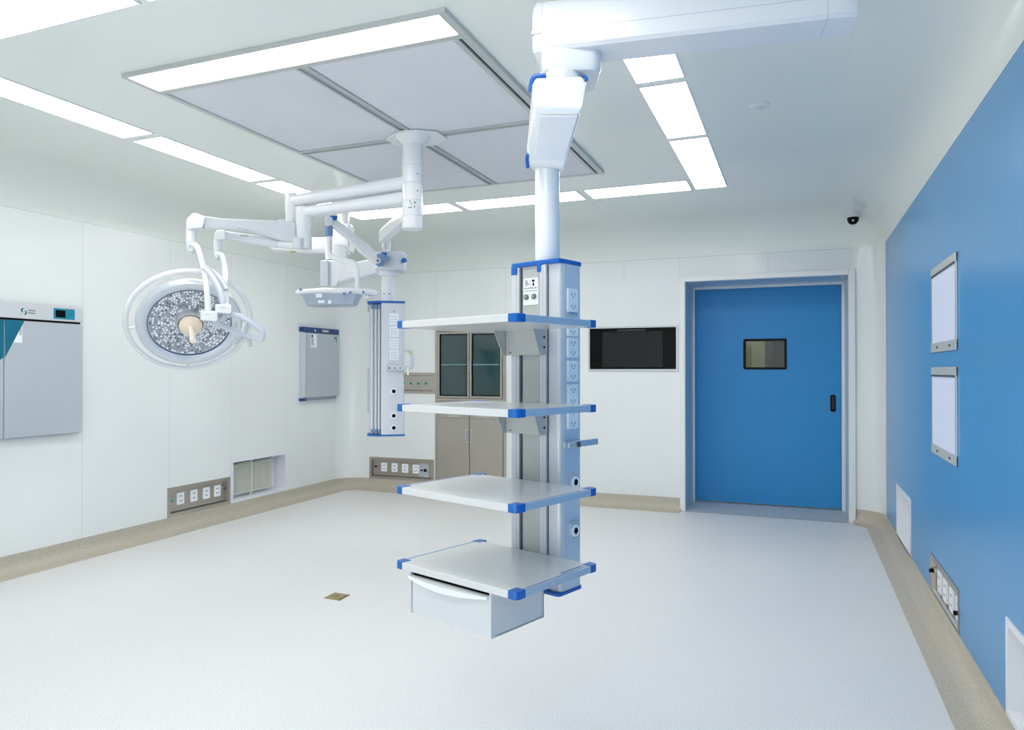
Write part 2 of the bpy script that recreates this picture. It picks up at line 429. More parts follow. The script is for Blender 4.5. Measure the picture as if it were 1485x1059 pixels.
for (a, b, l) in ((-3.79, -2.72, 'lit panel of the far ceiling strip behind the surgical lamp arms'),
                  (-2.675, -1.605, 'lit panel of the far ceiling strip between the lamp post and the shelf pendant post'),
                  (-1.56, -.755, 'lit panel of the far ceiling strip running into the corner beside the blue wall side')):
    ceiling_light(a + g, b - g, bya, byb, l, gL)
for (a, b, l) in ((4.46, 5.735, 'lit ceiling panel at the far corner of the strip near the blue wall'),
                  (3.56, 4.42, 'lit ceiling panel second from the far corner on the blue wall side'),
                  (2.66, 3.52, 'lit ceiling panel just past the big white pendant arm')):
    ceiling_light(rxa, rxb, a + g, b - g, l, gL)
ceiling_light(-3.79, -2.345, nya, nyb, 'lit ceiling panel cropped by the top corner above the white wall', gL)
ceiling_light(-2.29, -1.4, nya, nyb, 'next lit ceiling panel, only a sliver in view at the top edge', gL)
# the rest of the installation, over and behind the viewer
for (a, b) in ((-1.34, -.505),):
    ceiling_light(a, b, nya, nyb, 'lit ceiling panel overhead outside the picture', 'ceiling lights over the viewer')
for (a, b) in ((-1.35, 0.1),):
    ceiling_light(a, b, -.75, -.10, 'lit ceiling panel overhead outside the picture', 'ceiling lights over the viewer')
# ---- laminar flow panel
PX0, PX1, PY0, PY1 = -2.985, -1.27, 2.50, 4.985
t = thing('laminar_flow_panel', 'large grey framed air diffuser panel in the ceiling round the lamp post', 'ceiling panel', ((PX0 + PX1) / 2, (PY0 + PY1) / 2, HC))
zt, zb = HC, HC - .02
mb = MB(); mb.box2(PX0 + .03, PX1 - .035, 2.515, 2.69, HC - .016, HC - .008); lb = obj('light_strip', mb, 'lampon', t)
mb = MB(); f = .012
mb.box2(PX0, PX1, 2.50, 2.513, zb, zt); mb.box2(PX0, PX1, 2.692, 2.715, zb, zt); mb.box2(PX0, PX0 + .028, 2.513, 2.692, zb, zt); mb.box2(PX1 - .033, PX1, 2.513, 2.692, zb, zt)
obj('strip_frame', mb, 'alu', t)
mb = MB()
cx, cy = -2.118, 3.80
xa, xb = PX0 + .04, PX1 - .075; ya, yb = 2.73, PY1 - .03
mb.box2(PX0, PX0 + .018, 2.73, PY1 - .03, zb, zt); mb.box2(PX0 + .024, PX0 + .04, 2.73, PY1 - .03, zb - .004, zt)
mb.box2(PX1 - .075, PX1 - .05, 2.73, PY1 - .03, zb - .004, zt); mb.box2(PX1 - .038, PX1, 2.73, PY1 - .03, zb, zt)
mb.box2(PX0, PX1, 2.715, 2.73, zb, zt); mb.box2(PX0, PX1, PY1 - .03, PY1, zb, zt)
obj('outer_frame', mb, 'alu', t, bevel=.002)
mb = MB(); mb.box2(PX0 + .018, PX0 + .024, 2.73, PY1 - .03, HC - .008, HC - .002); obj('frame_gap', mb, 'dark', t)
mb = MB(); mb.box2(PX1 - .05, PX1 - .038, 2.73, PY1 - .03, HC - .01, HC - .002); obj('frame_gap', mb, 'black', t)
for (a, b, c_, d) in ((xa, cx - .035, ya, cy - .03), (cx + .035, xb, ya, cy - .03), (xa, cx - .035, cy + .03, yb), (cx + .035, xb, cy + .03, yb)):
    mb = MB(); mb.box2(a, b, c_, d, HC - .014, HC - .006); obj('diffuser_screen', mb, 'diff', t)
mb = MB()
for s in (-1, 1):
    mb.box2(cx + s * .026 - .007, cx + s * .026 + .007, ya, yb, zb - .004, zt); mb.box2(xa, xb, cy + s * .022 - .006, cy + s * .022 + .006, zb - .004, zt)
mb.box2(cx - .02, cx + .02, ya, yb, HC - .012, HC - .006); mb.box2(xa, xb, cy - .018, cy + .018, HC - .012, HC - .006)
obj('cross_bars', mb, 'alu', t)
mb = MB(); mb.prism([(cx + .19 * math.cos(a), cy + .15 * math.sin(a)) for a in [math.pi / 4 * k + math.pi / 8 for k in range(8)]], HC - .03, HC - .018); obj('hub_plate', mb, 'lframe', t, bevel=.003)

# ---- smoke detector, camera dome
p = onZ(1102, 152, HC)
t = thing('smoke_detector', 'small round white smoke detector on the ceiling beyond the pendant arm', 'smoke detector', p)
mb = MB(); mb.lathe((p.x, p.y, HC), (0, 0, -1), [(.052, 0), (.052, .006), (.044, .012), (.026, .015)], 32); obj('base', mb, 'enamel2', t)
mb = MB(); mb.lathe((p.x, p.y, HC - .014), (0, 0, -1), [(.020, 0), (.020, .002), (.012, .006), (.004, .007)], 24); obj('sensor', mb, 'greyp', t)
import mathutils.bvhtree
bv = mathutils.bvhtree.BVHTree.FromPolygons([tuple(v.co) for v in ceiling.data.vertices], [tuple(q.vertices) for q in ceiling.data.polygons])
o0 = V((0, 0, EYE)); hit = bv.ray_cast(o0, ray(1237, 306).normalized())[0] or V((.446, 6.86, 2.73))
t = thing('dome_camera', 'white and black dome security camera under the ceiling above the blue door', 'security camera', hit)
mb = MB(); mb.lathe(hit + V((0, 0, .03)), (0, 0, -1), [(.062, 0), (.062, .035), (.058, .045), (.05, .075), (.046, .09)], 32); obj('housing', mb, 'enamel2', t)
mb = MB(); mb.lathe(hit + V((0, 0, -.058)), (0, 0, -1), [(.047, 0), (.046, .02), (.040, .038), (.028, .052), (.012, .059), (.001, .06)], 32); dm = obj('dome', mb, 'black', t)
mb = MB(); q = hit + V((0, 0, -.085)); dv = V((-q.x, -q.y, -.6)).normalized(); mb.cyl(q + dv * .036, q + dv * .046, .009, n=16); obj('lens', mb, 'greyp', dm)

# ================================================================ SURGICAL LAMP
LPX, LPY = -2.117, 3.749
lamp = thing('surgical_lamp', 'white ceiling-hung surgical lamp with a big round LED head and two jointed arms', 'surgical lamp', (LPX, LPY, HC))
mb = MB(); mb.lathe((LPX, LPY, HC - .02), (0, 0, -1), [(.105, 0), (.105, .014), (.095, .028), (.072, .045), (.062, .06)], 40); obj('canopy', mb, 'enamel', lamp)
zb_ = onD(598, 333, 4.27).z
mb = MB(); pr_ = [(.060, 0)]
for zz in (2.56, 2.455, 2.352, 2.26):
    pr_ += [(.060, 2.70 - zz), (.0575, 2.702 - zz), (.0575, 2.707 - zz), (.0615, 2.709 - zz)]
pr_ += [(.0615, 2.70 - zb_ - .006), (.056, 2.70 - zb_)]
mb.lathe((LPX, LPY, 2.70), (0, 0, -1), pr_, 40); po = obj('post', mb, 'enamel', lamp)
mb = MB()
for k, (du, z) in enumerate(((-.3, 2.30), (-.22, 2.335), (-.1, 2.30), (-.12, 2.32), (.2, 2.33), (.26, 2.33), (.2, 2.305), (.5, 2.40), (.5, 2.50))):
    a = math.atan2(-LPY, -LPX) + du; d = V((math.cos(a), math.sin(a), 0)); mb.cyl(V((LPX, LPY, z)) + d * .060, V((LPX, LPY, z)) + d * .0635, .004, n=8)
obj('printed_marks', mb, 'ink', po)
P0 = V((LPX, LPY, 0))
def at(u, v, D): return onD(u, v, D)
J1 = at(424, 285, 4.76); J2 = at(441, 300, 4.68)
# arm 1 (upper beam)
a1 = obj('upper_arm', MB().beam(V((LPX, LPY, 2.462)), V((J1.x, J1.y, 2.462)), .10, .082, .085, .075, .38), 'arm', lamp)
a2 = obj('lower_arm', MB().beam(V((LPX, LPY, 2.372)), V((J2.x, J2.y, 2.372)), .10, .072, .085, .062, .38), 'arm', lamp)
mb = MB(); zt1 = 2.515; zb1 = at(424, 350, 4.76).z
mb.lathe((J1.x, J1.y, zt1), (0, 0, -1), [(.03, 0), (.045, .008), (.048, .03), (.048, .12), (.044, .13), (.044, zt1 - zb1)], 28); obj('joint', mb, 'enamel', lamp)
mb = MB(); zt2 = 2.41; zb2 = at(441, 361, 4.68).z
mb.lathe((J2.x, J2.y, zt2), (0, 0, -1), [(.03, 0), (.053, .006), (.055, .05), (.051, .055), (.051, .12), (.049, .124), (.049, zt2 - zb2)], 28); obj('joint', mb, 'enamel', lamp)
# spring arm 1
E1 = at(284, 322, 4.25)
S1 = at(424, 337, 4.70)
mb = MB(); mb.beam(S1, at(294, 323, 4.28), .075, .135, .055, .075, .3, mids=[(.12, .085, .13, 0), (.45, .06, .075, .012), (.8, .055, .062, .004)]); sa = obj('spring_arm', mb, 'enamel', lamp, bevel=.0)
mb = MB(); mb.beam(at(418, 325, 4.80), at(355, 325, 4.5), .03, .04, .025, .02, .4); mb.beam(at(417, 324, 4.80), at(405, 324, 4.77), .045, .055, .045, .055, .3); obj('tension_rod', mb, 'enamel2', sa)
mb = MB(); mb.cyl(at(432, 346, 4.62), at(432, 360, 4.62), .036, .03); obj('joint_foot', mb, 'enamel2', sa)
mb = MB(); d1 = V((RT.x, RT.y, 0)); f1 = V((FW.x, FW.y, 0))
pts = [(270, 318), (279, 309.5), (285, 309), (299, 315), (294, 331), (270, 333)]
mb.loft([[at(u, v, 4.25 + o) for u, v in pts] for o in (-.045, .04)]); obj('elbow', mb, 'enamel', lamp, bevel=.012, seg=3)
c = at(277, 333, 4.25)
mb = MB(); mb.lathe(c, (0, 0, -1), [(.027, 0), (.027, .066), (.030, .068), (.030, .073), (.026, .076), (.026, .12), (.018, .132)], 24); obj('swivel', mb, 'enamel', lamp)
mb = MB(); mb.cyl(c + V((0, 0, -.1)) - f1 * .02, c + V((0, 0, -.1)) - f1 * .036, .012, n=14); mb.cyl(c + V((0, 0, -.13)), c + V((0, 0, -.146)), .014, n=14); obj('swivel_knob', mb, 'greyp', lamp)
# spring arm 2
E2 = at(318, 341, 4.5)
mb = MB(); mb.beam(at(402, 354, 4.66), at(326, 341, 4.5), .05, .045, .05, .05, .35, mids=[(.25, .055, .068, .002), (.7, .05, .052, 0)]); sb_ = obj('spring_arm', mb, 'enamel', lamp)
mb = MB(); mb.beam(at(436, 357, 4.69), at(400, 354, 4.66), .045, .05, .05, .045, .35); obj('arm_joint_cover', mb, 'enamel', sb_)
mb = MB(); pts = [(311, 337), (315, 333.5), (327, 333.5), (328, 346), (322, 348), (311, 348)]
mb.loft([[at(u, v, 4.5 + o) for u, v in pts] for o in (-.04, .035)]); obj('elbow', mb, 'enamel', lamp, bevel=.009, seg=3)
c = at(315.5, 347, 4.5)
mb = MB(); mb.lathe(c, (0, 0, -1), [(.024, 0), (.024, .058), (.027, .06), (.027, .065), (.023, .068), (.023, .10), (.014, .118)], 24); obj('swivel', mb, 'enamel', lamp)
mb = MB(); mb.cyl(c + V((0, 0, -.122)), c + V((0, 0, -.133)), .011, n=14); obj('swivel_knob', mb, 'greyp', lamp)
# printed lettering on the arms (small illegible strokes)
def strokes(A, B, n, h, depth_shift, m, parent, w=.5):
    mb = MB(); A, B = V(A), V(B); T = (B - A) / n
    for k in range(n):
        if random.random() < .12: continue
        p = A + T * k; q = p + T * w; hh = h * random.uniform(.6, 1)
        mb.quad(p, q, q + V((0, 0, hh)), p + V((0, 0, hh)))
    return obj('printed_marks', mb, m, parent)
strokes(at(344, 332, 4.345), at(361, 335, 4.40), 9, .012, 0, 'ink2', sa)
strokes(at(349, 342.5, 4.495), at(359.5, 343.5, 4.515), 7, .010, 0, 'ink', sb_)
# ---- head
HD = 4.3
c0 = at(276, 470, HD)
toC = (V((0, 0, EYE)) - c0).normalized()
rt_ = (RT - toC * RT.dot(toC)).normalized(); up_ = toC.cross(rt_).normalized()
if up_.z < 0: up_ = -up_
maj = (rt_ * math.cos(math.radians(7)) + up_ * math.sin(math.radians(7))).normalized(); mnr = (up_ * math.cos(math.radians(7)) - rt_ * math.sin(math.radians(7))).normalized()
ang = math.radians(33); HS = .885
NA = (toC * math.cos(ang) - mnr * math.sin(ang)).normalized()     # axis the lamp shines along
TA = maj; BA = NA.cross(TA).normalized()
def hp(r, a, h=0):
    r *= HS; h *= HS; return c0 + TA * (r * math.cos(a)) + BA * (r * math.sin(a)) + NA * h
mb = MB(); N_ = 72
prof = [(.02, -.16), (.14, -.155), (.24, -.13), (.30, -.09), (.325, -.05), (.331, -.02), (.328, .004), (.318, .014), (.30, .017), (.275, .010), (.262, -.002), (.258, -.012)]
mb.loft([[hp(r, 2 * math.pi * k / N_, h) for k in range(N_)] for r, h in prof], False)
mb._f([mb.v(hp(.02, 2 * math.pi * k / N_, -.16)) for k in range(N_)])
head = obj('lamp_head', mb, 'rim', lamp)
mb = MB(); mb.loft([[hp(r, 2 * math.pi * k / N_, h) for k in range(N_)] for r, h in ((.262, -.012), (.262, -.004), (.257, -.003), (.257, -.012))], False, True); obj('rim_seal', mb, 'navy', head)
# reflector dish
mb = MB(); mb.loft([[hp(r, 2 * math.pi * k / N_, h) for k in range(N_)] for r, h in ((.26, -.012), (.2, -.024), (.14, -.034), (.10, -.04), (.086, -.04))], False)
obj('reflector', mb, 'led', head)
# lens array: ten rings of small facets
mb = MB(); ring_r = [.101, .118, .136, .154, .172, .190, .208, .226, .243]
for i, r in enumerate(ring_r):
    n = int(2 * math.pi * r / .0168); off = random.random()
    for k in range(n):
        a = 2 * math.pi * (k + off) / n
        if .52 < (a % (2 * math.pi)) < .5 or random.random() < .04: continue
        mb.mi = random.choices((0, 1, 2), (5, 3.2, 1.8))[0]
        h0 = -.040 + (r - .1) * .19 + .002
        s_ = .0060 * random.uniform(.8, 1.15); q = hp(r, a, h0)
        er = (TA * math.cos(a) + BA * math.sin(a)); et = (BA * math.cos(a) - TA * math.sin(a))
        ring = [q + er * (s_ * math.cos(b)) + et * (s_ * math.sin(b)) for b in [math.pi / 3 * j for j in range(6)]]
        top_ = [q + NA * .006 + er * (s_ * .55 * math.cos(b)) + et * (s_ * .55 * math.sin(b)) for b in [math.pi / 3 * j for j in range(6)]]
        mb.loft([ring, top_])
la = obj('lens_array', mb, [M['ledlens'], M['ledmid'], M['leddark']], head, smooth=False); la['kind'] = 'stuff'
mb = MB()
for r in (.109, .127, .145, .163, .181, .199, .217, .2345):
    mb.torus(hp(0, 0, -.040 + (r - .1) * .19 + .002), NA, r * HS, .0022, 72, 6)
obj('lens_ring', mb, 'ledmid', head)
mb = MB(); mb.loft([[hp(r, 2 * math.pi * k / 48, h) for k in range(48)] for r, h in ((.090, -.04), (.090, .0), (.086, .012), (.080, .012), (.078, -.01), (.078, -.04))], False); hub = obj('hub_ring', mb, 'steel2', head)
mb = MB(); mb.loft([[hp(r, 2 * math.pi * k / 48, h) for k in range(48)] for r, h in ((.070, -.03), (.072, .028), (.070, .034), (.066, .037), (.022, .046), (.019, .05))]); obj('centre_cap', mb, 'cream', head)
mb = MB(); mb.loft([[hp(r, 2 * math.pi * k / 48, h) for k in range(48)] for r, h in ((.0745, -.03), (.0745, .018), (.071, .02))], False); obj('cap_collar', mb, 'steel2', head)
mb = MB(); mb.loft([[hp(r, 2 * math.pi * k / 24, h) for k in range(24)] for r, h in ((.017, .045), (.0155, .07), (.017, .14), (.0195, .195), (.019, .207), (.015, .211))]); obj('centre_handle', mb, 'cream2', head)
# handle ring + struts
rc = hp(0, 0, -.035)
mb = MB(); mb.torus(rc, NA, .385 * HS, .0150, 96, 12); ring = obj('handle_ring', mb, 'enamel', head)
for a in (math.radians(180), math.radians(262), math.radians(352), math.radians(45)):
    for sgn in (1,):
        dd = hp(.38, a, -.035)
        if sgn:
            mb = MB(); mb.cyl(hp(.325, a, -.035), dd, .008, n=10); obj('strut', mb, 'enamel', ring)
# yokes
def yk(pts, r, n='yoke_tube', m='enamel'): return obj(n, MB().tube([at(*p) for p in pts], r, 14), m, lamp)
yk([(277, 356, 4.24), (284, 356, 4.23), (290, 368, 4.17), (296, 392, 4.06), (300, 420, 4.0), (302, 452, 4.0)], .0165)
yk([(316, 368, 4.49), (322, 371, 4.45), (325.5, 386, 4.3), (327, 410, 4.12), (328.5, 444, 4.02)], .0155)
yk([(297, 389, 4.05), (306, 397, 4.03), (315, 412, 4.02), (322, 430, 4.02), (325, 446, 4.03), (323, 462, 4.05), (315, 472, 4.08)], .021, 'yoke_band', 'rim')
yk([(308, 393, 4.08), (318, 403, 4.07), (325, 413, 4.06), (328, 420, 4.06)], .015, 'yoke_band', 'enamel')
def jbox(u0, u1, v0, v1, D, dd=.07):
    mb = MB(); mb.loft([[at(u, v, D + o) for u, v in ((u0, v0), (u1, v0 + 1), (u1 + .5, v1 - 2), (u1 - 3, v1), (u0, v1 - 2))] for o in (-dd / 2, dd / 2)]); return obj('yoke_block', mb, 'enamel2', lamp, bevel=.008, seg=3)
b1 = jbox(290.5, 315.5, 450.5, 467, 3.99); b2 = jbox(312, 336, 441, 456, 4.0)
strokes(at(299, 457, 3.95), at(304, 457, 3.95), 3, .006, 0, 'ink2', b1); strokes(at(319, 447, 3.955), at(327, 447, 3.955), 4, .006, 0, 'ink2', b2)
# grab loop of the second head, edge-on
yk([(334, 456, 4.02), (346, 458, 4.02), (360, 465, 4.03), (374, 475, 4.05), (381, 483, 4.06), (379, 492, 4.07), (372, 491, 4.08), (358, 486, 4.1), (346, 484, 4.1), (332, 477, 4.08), (318, 470, 4.04)], .0155, 'grab_loop', 'greyp')
yk([(362, 467, 4.05), (357, 477, 4.08), (353, 486, 4.1)], .011, 'grab_loop', 'greyp')
yk([(340, 497, 4.2), (350, 491, 4.15), (358, 490, 4.12), (362, 496, 4.14), (363, 502, 4.15)], .012, 'clamp', 'rim')
mb = MB(); mb.loft([[at(u, v, 4.06 + o) for u, v in ((341, 466), (345.5, 468), (344, 477), (340, 475))] for o in (0, .01)]); obj('label_plate', mb, 'colg', lamp)

# ================================================================ SECOND PENDANT (slim column)
D2 = 5.6
pc = at(562, 437, D2)
pend2 = thing('supply_pendant', 'slim grey medical supply column with blue end caps hanging behind the shelf pendant', 'medical pendant', (pc.x, pc.y, HC))
ztop, zbot = at(562, 440, D2).z, at(562, 630, D2).z
dR = V((RT.x, RT.y, 0)).normalized(); dF = V((FW.x, FW.y, 0)).normalized()
def F2(ang_deg, o):                                   # frame turned about z
    a = math.radians(ang_deg); ex = dR * math.cos(a) + dF * math.sin(a); ey = V((-ex.y, ex.x, 0))
    m = Matrix.Identity(4)
    for i in range(3): m[i][0] = ex[i]; m[i][1] = ey[i]; m[i][2] = (0, 0, 1)[i]; m[i][3] = o[i]
    return m
o2 = at(552.5, 437, D2 - .03); o2.z = 0
W2 = .178
FA = F2(12, o2)             # front face runs along +x from the corner, side runs back to the left
def col_outline(e=0):
    return rrect(-e, W2 + e, -e, .12 + e, .012)
mb = MB(FA); mb.prism(rrect(0, W2, 0, .15, .014), zbot, ztop); obj('column', mb, M['colf'], pend2)
FS = F2(12, o2)
mb = MB(FS)
mb.box2(-.085, 0.0, .05, .20, zbot + .01, ztop - .01); obj('side_body', mb, 'greyp', pend2, bevel=.006)
for x in (-.075, -.047, -.022):
    mb = MB(FS); mb.box2(x, x + .016, .03, .06, zbot + .012, ztop - .012); obj('rail', mb, 'colf', pend2, bevel=.003)
    obj('rail_clip', MB(FS).box2(x, x + .016, .024, .066, ztop - .045, ztop - .005), 'bluegrey', pend2); obj('rail_clip', MB(FS).box2(x, x + .016, .024, .066, zbot + .005, zbot + .04), 'bluegrey', pend2)
obj('side_bracket', MB(FS).box2(-.10, -.085, .06, .12, ztop - .06, ztop - .02), 'colg', pend2); obj('side_bracket', MB(FS).box2(-.10, -.085, .08, .1, ztop - .85, ztop - .5), 'colg', pend2)
capo = [(W2 + .006, -.006), (W2 + .006, .16), (-.10, .21), (-.105, .05), (-.02, -.006)]
for za, zb2_ in ((ztop, ztop + .018), (zbot - .014, zbot)):
    mb = MB(FS); mb.prism(capo, za, zb2_); obj('end_cap', mb, 'blue', pend2, bevel=.005)
mb = MB(); pcx = at(562.5, 437, D2 + .06); zc = at(562, 399, D2).z
mb.cyl((pcx.x, pcx.y, ztop + .01), (pcx.x, pcx.y, zc), .052, n=32); po2 = obj('tube', mb, 'enamel', pend2)
mb = MB()
for du in (-.022, .022):
    q = V((pcx.x, pcx.y, ztop + .075)) + dR * du - dF * .046; mb.cyl(q, q - dF * .004, .005, n=10)
obj('screw', mb, 'black', po2)
mb = MB(); mb.lathe((pcx.x, pcx.y, zc - .005), (0, 0, 1), [(.055, 0), (.072, .01), (.078, .035), (.076, .045)], 32); obj('lip', mb, 'enamel', pend2)
# collar
mb = MB(); zc1 = at(562, 366, D2).z; cc = at(569, 380, D2 + .05)
mb.loft([[V((cc.x, cc.y, z)) + dR * x + dF * y for x, y in rrect(-.135 * k, .105 * k, -.10 * k, .10 * k, .07 * k)] for z, k in ((zc + .035, .9), (zc + .05, 1), (zc1 - .01, 1.02), (zc1, .96))]); col2 = obj('collar', mb, 'enamel2', pend2)
mb = MB()
q = at(585, 378, D2 - .03); mb.cyl(q + dR * .0 , q + dR * .012 - dF * .015, .019, n=20)
obj('collar_knob', mb, 'blue', col2)
mb = MB(); mb.hull([at(u, v, D2 + d) for u, v in ((553, 366), (561, 366), (561, 371), (553, 371)) for d in (-.13, -.08)]); obj('collar_lever', mb, 'blue', col2, bevel=.004)
mb = MB()
mb.loft([[at(u, v, D2 + o) for u, v in ((543, 369), (555, 368), (565, 373), (565, 379), (557, 379), (556, 386), (548, 387), (545, 384))] for o in (-.14, -.07)])
clampP = obj('collar_clamp', mb, 'bluegrey', col2, bevel=.005)
# elbow arm up towards the lamp post
mb = MB(); mb.tube([at(561, 372, D2 + .05), at(561, 358, D2 + .05)], .03, 20, smooth=False); obj('upper_tube', mb, 'enamel', pend2)
mb = MB(); mb.lathe(at(560.5, 362, D2 + .05), (0, 0, 1), [(.03, 0), (.034, .005), (.036, .08), (.036, .09)], 24); obj('upper_sleeve', mb, 'enamel2', pend2)
mb = MB(); mb.beam(at(556, 343, D2 + .02), at(592, 309, 4.34), .07, .095, .055, .08, .2); obj('elbow_arm', mb, 'enamel', pend2)
mb = MB(); mb.loft([[at(u, v, D2 + .04 + o) for u, v in ((551.5, 336), (556, 331), (567, 333), (566, 345), (553, 345))] for o in (-.05, .05)]); obj('elbow', mb, 'enamel', pend2, bevel=.01, seg=3)
# horizontal arm with box
mb = MB(); mb.beam(at(485, 400, 5.72), at(556, 386, D2 + .1), .13, .145, .12, .125, .18); obj('lower_arm', mb, 'enamel', pend2)
mb = MB(); mb.loft([[at(u, v, 5.75 + o) for u, v in ((465, 378), (500, 376), (508, 381), (488, 417), (466, 416))] for o in (-.1, .12)]); obj('arm_housing', mb, 'enamel', pend2, bevel=.02, seg=3)
mb = MB(); mb.loft([[at(u, v, 5.64 + o) for u, v in ((464.5, 377.5), (476.5, 377.5), (476.5, 416), (464.5, 416))] for o in (-.02, .1)]); obj('housing_cover', mb, 'greyp', pend2, bevel=.01, seg=3)
qb = at(487, 362, 5.85); mb = MB(); mb.lathe((qb.x, qb.y, at(487, 378, 5.85).z), (0, 0, 1), [(.08, 0), (.085, .02), (.085, .12)], 32); obj('arm_bearing', mb, 'enamel', pend2)
mb = MB(); mb.beam(at(506, 357, 5.92), at(393, 357, 5.86), .15, .145, .10, .05, .3, mids=[(.45, .14, .13, 0), (.6, .14, .10, -.012), (.95, .13, .075, -.01)]); ua = obj('upper_arm', mb, 'enamel', pend2)
mb = MB(); mb.lathe(at(425, 365, 5.80), (0, 0, -1), [(.022, 0), (.022, .006), (.014, .008)], 20); obj('arm_screw_cover', mb, 'gold', ua)
q1 = at(498, 345, 5.95)
mb = MB(); mb.loft([[V((q1.x, q1.y, z)) + dR * x + dF * y for x, y in rrect(-.075, .075, -.08, .08, .02)] for z in (at(498, 366, 5.95).z, at(498, 327, 5.95).z)]); obj('ceiling_block', mb, 'enamel', pend2, bevel=.01)
mb = MB(); mb.cyl((q1.x, q1.y, at(498, 330, 5.95).z), (q1.x, q1.y, HC), .05, n=28); mb.lathe((q1.x, q1.y, HC), (0, 0, -1), [(.11, 0), (.11, .02), (.06, .035)], 32); obj('ceiling_tube', mb, 'enamel', pend2)
# sockets etc on the column face
def px_local(u, v, F, ypl=0.0):
    """photo point on the column face plane y=ypl of frame F"""
    Fi = F.inverted(); o = Fi @ V((0, 0, EYE)); d = (Fi.to_3x3() @ ray(u, v)); t = (ypl - o.y) / d.y; return o + d * t
def face_rect(F, u0, u1, v0, v1, d0=-.006, d1=.002, r=.004):
    a = px_local(u0, v0, F); b = px_local(u1, v1, F); mb = MB(F)
    mb.loft([[(x, y, z) for x, z in rrect(a.x, b.x, b.z, a.z, r)] for y in (d0, d1)]); return mb, a, b
for (v0, v1) in ((455, 471.5), (473.5, 489), (491, 505.5), (507.5, 522.5)):
    mb, a, b = face_rect(FA, 565, 578, v0, v1); s = obj('socket', mb, 'sock', pend2)
    mb = MB(FA)
    for i in range(3):
        for j in range(3):
            x = a.x + (b.x - a.x) * (.25 + .25 * i); z = b.z + (a.z - b.z) * (.25 + .25 * j)
            mb.box2(x - .0025, x + .0025, -.0068, -.005, z - .005, z + .005)
    obj('pin_hole', mb, 'ink2', s)
for (u, v, r) in ((571, 567.5, .025), (571, 603, .024), (571, 620.5, .024)):
    q = px_local(u, v, FA); mb = MB(FA); mb.lathe((q.x, 0, q.z), (0, -1, 0), [(r, -.002), (r, .008), (r * .8, .012)], 20); s = obj('gas_outlet', mb, 'sock', pend2)
    mb = MB(FA); mb.lathe((q.x, -.0125, q.z), (0, -1, 0), [(r * .62, -.001), (r * .6, .001)], 16); obj('outlet_core', mb, M['black'], s)
q = px_local(571, 452, FA); mb = MB(FA); mb.cyl((q.x, 0, q.z), (q.x, -.004, q.z), .005, n=10); obj('screw', mb, 'ink', pend2)
q = px_local(561, 534, FA); q2 = px_local(590, 534, FA)
mb = MB(FA); mb.box2(q.x, q2.x, -.045, -.03, q.z - .016, q.z + .02); mb.box2(q.x, q.x + .015, -.045, 0, q.z - .02, q.z + .024)
mb.box2(q.x + .1, q.x + .115, -.035, 0, q.z - .012, q.z + .016); eq = obj('equipment_rail', mb, 'colf', pend2, bevel=.004)
mb = MB(FA)
for x in (.02, .06, .10): mb.cyl((q.x + x, -.044, q.z), (q.x + x, -.048, q.z), .006, n=10)
obj('rail_screw', mb, 'ink', eq)
mb = MB(); mb.tube([at(586, 509, 5.55), at(592, 508, 5.55), (at(597, 511, 5.55)), at(598, 520, 5.55), at(597.5, 530, 5.55), at(593, 535, 5.55), at(584, 535, 5.55)], .013, 12); obj('grab_handle', mb, 'greyp', pend2)
M['lime'] = mat('yellow_green_plastic', (176, 196, 120), .4)
obj('handle_marker', MB().cyl(at(594.5, 509, 5.55), at(597, 513, 5.55), .0155, n=12), 'lime', pend2); obj('handle_cord', MB().cyl(at(591.5, 534, 5.53), at(591.5, 544, 5.53), .008, n=10), 'cream2', pend2)

# ---- flat lamp head hanging from the collar
T0 = at(478, 322, 5.35)
exam = thing('examination_lamp', 'small white examination lamp on a slanting spring arm clamped to the slim column', 'lamp', at(551, 377, D2 - .1))
mb = MB(); mb.beam(at(549, 379, D2 - .11), at(481, 321, 5.35), .05, .075, .05, .065, .25, mids=[(.35, .05, .085, 0), (.5, .05, .07, .006)]); obj('spring_arm', mb, 'enamel', exam)
mb = MB(); mb.cyl(at(548, 378, D2 - .17), at(548, 378, D2 - .06), .022, n=18); obj('arm_pivot', mb, 'enamel2', exam)
mb = MB(); mb.cyl(at(548, 378, D2 - .172), at(548, 378, D2 - .178), .009, n=14); obj('pivot_screw', mb, 'ink', exam)
mb = MB(); mb.loft([[at(u, v, 5.35 + o) for u, v in ((471, 317), (475, 314), (482, 315), (484, 324), (480, 328), (472, 328))] for o in (-.04, .04)]); obj('arm_head', mb, 'greyp', exam, bevel=.008)
mb = MB(); mb.cyl(at(484, 314, 5.34), at(484, 320, 5.34), .03, .02, n=16); obj('tension_knob', mb, 'blue', exam)
c = at(477, 328, 5.35); mb = MB(); mb.lathe(c, (0, 0, -1), [(.03, 0), (.03, .055), (.027, .078)], 20); obj('sleeve', mb, 'bluegrey', exam)
mb = MB(); mb.tube([at(477.5, 340, 5.35), at(477.5, 358, 5.35), at(478, 366, 5.35), at(483, 373, 5.34), at(496, 377.5, 5.32), at(510, 380.5, 5.31), at(516, 385, 5.3), at(518, 394, 5.3), at(518.5, 410, 5.3), at(518.5, 428, 5.3)], lambda t: .021 - .003 * t, 14); obj('drop_tube', mb, 'enamel', exam)
TD = 5.3
tc_ = at(489, 424, TD)
def tray_ring(sx, sy, z, fr=0):
    out = []
    for (x, y) in ((-.30, -.03), (-.27, .07), (-.05, .17), (.12, .16), (.29, .05), (.30, 0), (.24, -.045), (.12, -.12), (0, -.15), (-.12, -.12)):
        out.append(V((tc_.x, tc_.y, z)) + dR * (x * sx) + dF * (y * sy))
    return out
zt_ = tc_.z
